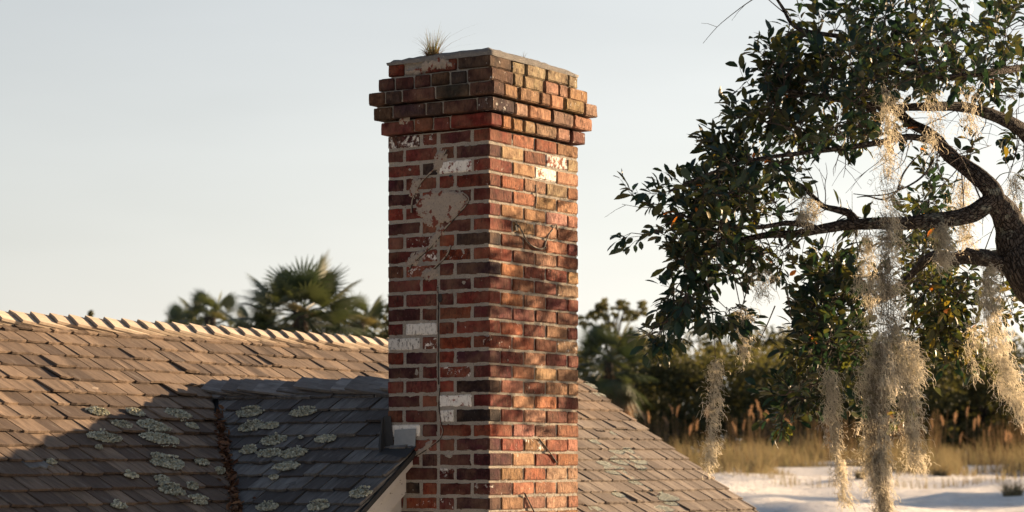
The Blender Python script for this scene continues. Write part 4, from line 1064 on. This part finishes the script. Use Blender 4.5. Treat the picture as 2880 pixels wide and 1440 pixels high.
# umbrella pine far behind
d=175; b=Q(1545,0,d); gz=gh(b.x,d); 
bl=[]
rq=random.Random(18)
for i in range(46):
    an=rq.uniform(0,6.283); rr_=rq.random()**.4; x=1548+math.cos(an)*88*rr_; y=802-abs(math.sin(an))*62*rr_+rq.uniform(0,42)*(1-rr_*.3)
    p=Q(x,y,d); q=rq.uniform(6,13)*K/F*d; bl.append((p.x-b.x,rd.uniform(-2,2),p.z-gz,q,1.2,q*.55))
tree(Vector((b.x,d,gz)),bl,2300,.15,'tall umbrella shaped pine with airy crown right of the chimney','.' and (Q(0,850,d).z-gz),.22,seed=71,name='pine_tree',cat='pine tree')
# small tree tops
for (x,y,wd,d,lab,nm) in [(228,790,14,70,'tiny tree top just showing over the left part of the ridge','tree'),(985,745,16,60,'thin tree top peeping out beside the left edge of the chimney','tree'),(1700,790,50,140,'feathery tree top between the pine and the hanging leaves','tree')]:
    p=Q(x,y,d); gz=gh(p.x,d); r=wd*K/F*d
    tree(Vector((p.x,d,gz)),[(0,0,p.z-gz-r*2*k,r*(.5+.5*k),r*(.5+.5*k),r) for k in range(6)],1500,.07*d/70,lab,p.z-gz-r,.08,seed=int(x),limbs=False)

def frond(mb,base,dirv,pet,fan,n,rd,droop,t):
    """costapalmate frond: stalk and stiff fan of folded leaflets"""
    d=Vector(dirv).normalized(); side=d.cross(Z); side=side.normalized() if side.length>.1 else Vector((1,0,0)); up=side.cross(d).normalized()
    tip=base+d*pet-Z*droop*pet*.25
    mb.tube([base,(base+tip)/2+up*.03,tip],[.022,.016,.012],4,t)
    vs=[];fs=[]
    for i in range(n):
        a=(i/(n-1)-.5)*2*2.0; L=fan*(1-.25*abs(a)/2.0)*rd.uniform(.88,1.08)
        dd=(d*math.cos(a)+side*math.sin(a)+up*.12*math.cos(a*2)).normalized(); pp=up.cross(dd).normalized() if abs(up.dot(dd))<.95 else side
        w_=fan*.035; k=len(vs)
        p0=tip; p1=tip+dd*L*.55-Z*droop*L*.10; p2=tip+dd*L-Z*(droop*L*.42)
        vs+=[p0-pp*w_*.3,p0+pp*w_*.3,p1-pp*w_+up*.01,p1+pp*w_-up*.01,p2]; fs+=[(k,k+1,k+3,k+2),(k+2,k+3,k+4)]
    mb.add(vs,fs,None,t)
def palm(px,py,d,rpx,label,nf=30,seed=0,dead=8,group=None,name='palm_tree'):
    rd=random.Random(seed); c=Q(px,py,d); gz=gh(c.x,c.y); loc=Vector((c.x,c.y,gz)); o=empty(name,loc,label,'palm tree',group)
    R_=rpx*K/F*d; mb=MB(); mb.tube(bez([loc-Z*.3,loc+(c-loc)*.5+Vector((.1,0,0)),c],5),[.19-.03*math.sin(i) for i in range(11)],9,wob=.12); mb.build('trunk',M['bark'],o,True)
    for i in range(nf+dead):
        an=i*2.39996+rd.uniform(-.3,.3); isd=i>=nf
        el=1.02-1.9*(i/nf)**.9+rd.uniform(-.15,.15) if not isd else rd.uniform(-1.35,-.9)
        dv=Vector((math.cos(an)*math.cos(el),math.sin(an)*math.cos(el),math.sin(el)))
        m1=MB(); frond(m1,c-Z*.1,dv,R_*rd.uniform(.42,.60),R_*rd.uniform(.50,.62),26,rd,(.25+.6*(i/nf)) if not isd else .5,min(.6 if i<6 else 1,max(0,rd.gauss(.4,.25))))
        m1.build('frond',M['deadpalm'] if isd else M['palm'],o)
palm(755,778,58,178,'largest cabbage palm, its fan crown tall above the middle of the ridge',46,1,16)
palm(528,796,78,100,'smaller cabbage palm left of the largest one',26,2,4)
palm(462,815,84,80,'lowest cabbage palm, leftmost above the ridge',22,3,3)
palm(900,812,66,112,'cabbage palm between the largest palm and the chimney',30,4,12)
palm(640,818,64,90,'dense cabbage palm filling the gap left of the largest one',24,6,6)
palm(1530,905,92,130,'squat cabbage palm with hanging dead fronds right of the chimney',32,5,22)
for (x0,x1,y,d,lab,sd) in [(430,660,782,90,'olive shrubbery behind the left palms',1),(640,975,768,88,'olive shrubbery behind the largest palm',2)]:
    b=Q((x0+x1)/2,0,d); gz=gh(b.x,d); w_=(x1-x0)*K/F*d/2; ht=Q(0,y,d).z-gz
    tree(Vector((b.x,d,gz)),[(rd.uniform(-w_,w_),rd.uniform(-1.5,1.5),rd.uniform(ht*.4,ht*.93),.8,.8,.5) for _ in range(26)],4500,.09,lab,ht*.5,.15,seed=60+sd,name='shrub_tree')

# dune grass, tussocks and reeds
def grass_np(n,xr,yr,h,wd,seed,lean=.25):
    g=np.random.default_rng(seed); x=g.uniform(*xr,n); y=g.uniform(*yr,n)
    keep=np.array([mn.noise(Vector((a*.3,b*.22,9)))>(-.12 if b>88 else .08) for a,b in zip(x,y)]); x=x[keep]; y=y[keep]; n=len(x)
    z=np.array([gh(a,b) for a,b in zip(x,y)])-.03; hh=h*g.uniform(.45,1.15,n)*np.array([.85+.9*mn.noise(Vector((a*.45,b*.3,4))) for a,b in zip(x,y)]); lx=g.normal(-.1,lean,n)*hh; ly=g.normal(0,lean,n)*hh
    b0=np.stack([x-wd,y,z],1); b1=np.stack([x+wd,y,z],1); m0=np.stack([x-wd*.7+lx*.35,y+ly*.35,z+hh*.6],1); m1=np.stack([x+wd*.7+lx*.35,y+ly*.35,z+hh*.6],1); t0=np.stack([x+lx,y+ly,z+hh],1); t1=t0+np.array([wd*.2,0,0])
    VV=np.stack([b0,b1,m1,m0,t1,t0],1).reshape(-1,3); Fa=np.concatenate([np.array([(0,1,2,3),(3,2,4,5)])[None]+(np.arange(n)*6)[:,None,None]]).reshape(-1,4)
    return VV,Fa,np.repeat(np.clip(g.normal(.45,.25,n),0,1),6)
for (n,xr,yr,h,wd,sd,nm,lab) in [(24000,(1.5,26),(85,102),.95,.011,1,'dune_grass','pale dune grass in a band along the foot of the woods'),(5500,(1.5,26),(76,87),.5,.010,2,'dune_grass','short thin grass where the sand begins')]:
    VV,Fa,ti=grass_np(n,xr,yr,h,wd,sd); tag(link(nm,np_mesh(nm,VV,Fa,ti),M['dune']),lab,'grass',kind='stuff')
rd=random.Random(12)
for (x,y,s,lab) in [(1905,1192,52,'brown grass tussock on the sand nearest the right roof slope'),(2370,1198,26,'grass tussock on the sand right of the moss curtains'),(2400,1185,22,'low grass tussock right beside a larger one past the moss curtains'),(2548,1248,30,'green grass tussock in the lower right corner'),(2165,1205,16,'small dark tussock left of the broadest moss curtain'),(1990,1172,20,'reddish low tussock on the dune crest'),(2290,1170,18,'tussock just right of the bent moss beard'),(2520,1150,30,'leafy green clump by the right edge of the grass')]:
    y*=K; x*=K
    d=85.0
    for _ in range(200):            # march to the ground
        p=P(x,y,d)
        if p.z<gh(p.x,p.y): d-=.4
        else: break
    if d<50: d=62
    while P(x,y,d).z>gh(P(x,y,d).x,d) and d<100: d+=.3
    p=P(x,y,d); p.z=gh(p.x,p.y)-.02; h=s*K/F*d*1.7
    mb=blades(260,h*.45,h*.4,h,.011,.5,rd,p,seg=3); tag(mb.build_thing('grass_tussock',M['dune'],p),lab,'grass tussock','grass tussocks on the sand')
RX=[(1622,1025),(1632,1035),(1680,1050),(1692,1022),(1702,1018),(1735,1055),(1752,1062),(1778,1030),(1885,1028),(1896,1020),(1907,1012),(1915,1030),(1930,1022),(1955,1050),(1968,1032),(1990,1040),(2212,1048),(2230,1060),(2245,1040),(2262,1052),(2300,1030),(2345,1062),(2372,1035),(2402,1045),(2415,1075),(2432,1014),(2450,1060),(2462,1050),(2487,1062),(2530,1085),(2542,1095),(2570,1070),(1850,1055),(1870,1045)]
rlab='tan reed with a feathery plume standing before the dark woods'
RX.sort(); OR=['leftmost','second','third','fourth','fifth','sixth','seventh','eighth','ninth','tenth','eleventh','twelfth','thirteenth','fourteenth','fifteenth','sixteenth','seventeenth','eighteenth','nineteenth','twentieth']
nL=sum(1 for q in RX if q[0]<2100); RL=[]
for i in range(len(RX)):
    if i<nL: RL.append('leftmost plumed tan reed, beside the right roof slope' if i==0 else OR[i]+' plumed tan reed from the left, counted from the right roof slope')
    else: k=len(RX)-1-i; RL.append('rightmost plumed tan reed before the dark woods' if k==0 else OR[k]+' plumed tan reed from the right edge before the dark woods')
for i,(x,y) in enumerate(RX):
    d=rd.uniform(88,96); t=Q(x,y+rd.uniform(-10,16),d); gz=gh(t.x,d); ln=rd.uniform(-.5,.3); b=Vector((t.x+ln,d,gz)); top=t-Z*.42
    o=empty('reed',b,RL[i],'reed','plumed reeds before the woods')
    mb=MB(); mb.tube(bez([b,(b+top)/2+Vector((-ln*.15,0,0)),top],3),[.016,.015,.014,.013,.012,.011,.010],4,rd.random()); 
    for k in range(3):
        q=b+(top-b)*rd.uniform(.2,.7); e=q+Vector((rd.uniform(-.35,.35),0,rd.uniform(.1,.4))); mb.add([q,q+Z*.04,e],[(0,1,2)],None,.6)
    mb.build('stem',M['reed'],o)
    mb=MB()
    fat=rd.choice([.025,.035,.05,.06]); bend=rd.gauss(0,.12)
    for k in range(60):
        f=rd.random(); q=Vector((bend*f*f,0,0))+top+(t-top)*f; wd_=fat*math.sin(math.pi*(.15+.8*f)); dv=Vector((rd.gauss(0,1),rd.gauss(0,1),.9)).normalized()
        e=q+dv*wd_*2+Z*.05; sd_=Vector((.014,0,0)); mb.add([q-sd_,q+sd_,e],[(0,1,2)],None,rd.random())
    mb.build('plume',M['plume'],o)

# bare reed stalks in a thicket
g=np.random.default_rng(8); n=900; x=g.uniform(2,24,n); y=g.uniform(94,101,n); keep=np.array([mn.noise(Vector((a*.4,b*.2,3)))>-.05 for a,b in zip(x,y)]); x=x[keep];y=y[keep];n=len(x)
z=np.array([gh(a,b) for a,b in zip(x,y)]); hh=g.uniform(1.3,2.3,n); lx=g.normal(-.05,.16,n); w0=.011
VV=np.stack([np.stack([x-w0,y,z],1),np.stack([x+w0,y,z],1),np.stack([x+lx+w0*.6,y,z+hh],1),np.stack([x+lx-w0*.6,y,z+hh],1)],1).reshape(-1,3)
tag(link('reed_thicket',np_mesh('reed_thicket',VV,np.arange(n*4).reshape(-1,4),np.repeat(g.random(n),4)),M['reed']),'thicket of thin bare reed stalks before the woods','reeds',kind='stuff')
# unseen evergreens added past the right edge to shade the sand
src=[o for o in COL.objects if o.get('group')=='evergreen trees behind the dune']
k=0
for (x,y,sc_) in [(38,86,1.3),(48,94,1.5)]:
    o=src[k%len(src)]; k+=1; c=o.copy(); COL.objects.link(c); c.location=(x,y,gh(x,y)); c.scale=(1.3,1.3,sc_); c.rotation_euler[2]=k*1.3
    c['label']=['tall evergreen beyond the right edge of the view, nearer the house','tall evergreen beyond the right edge of the view, farther from the house'][k-1]; c['group']='tall evergreens beyond the right edge'
    for ch in o.children:
        d_=ch.copy(); COL.objects.link(d_); d_.parent=c
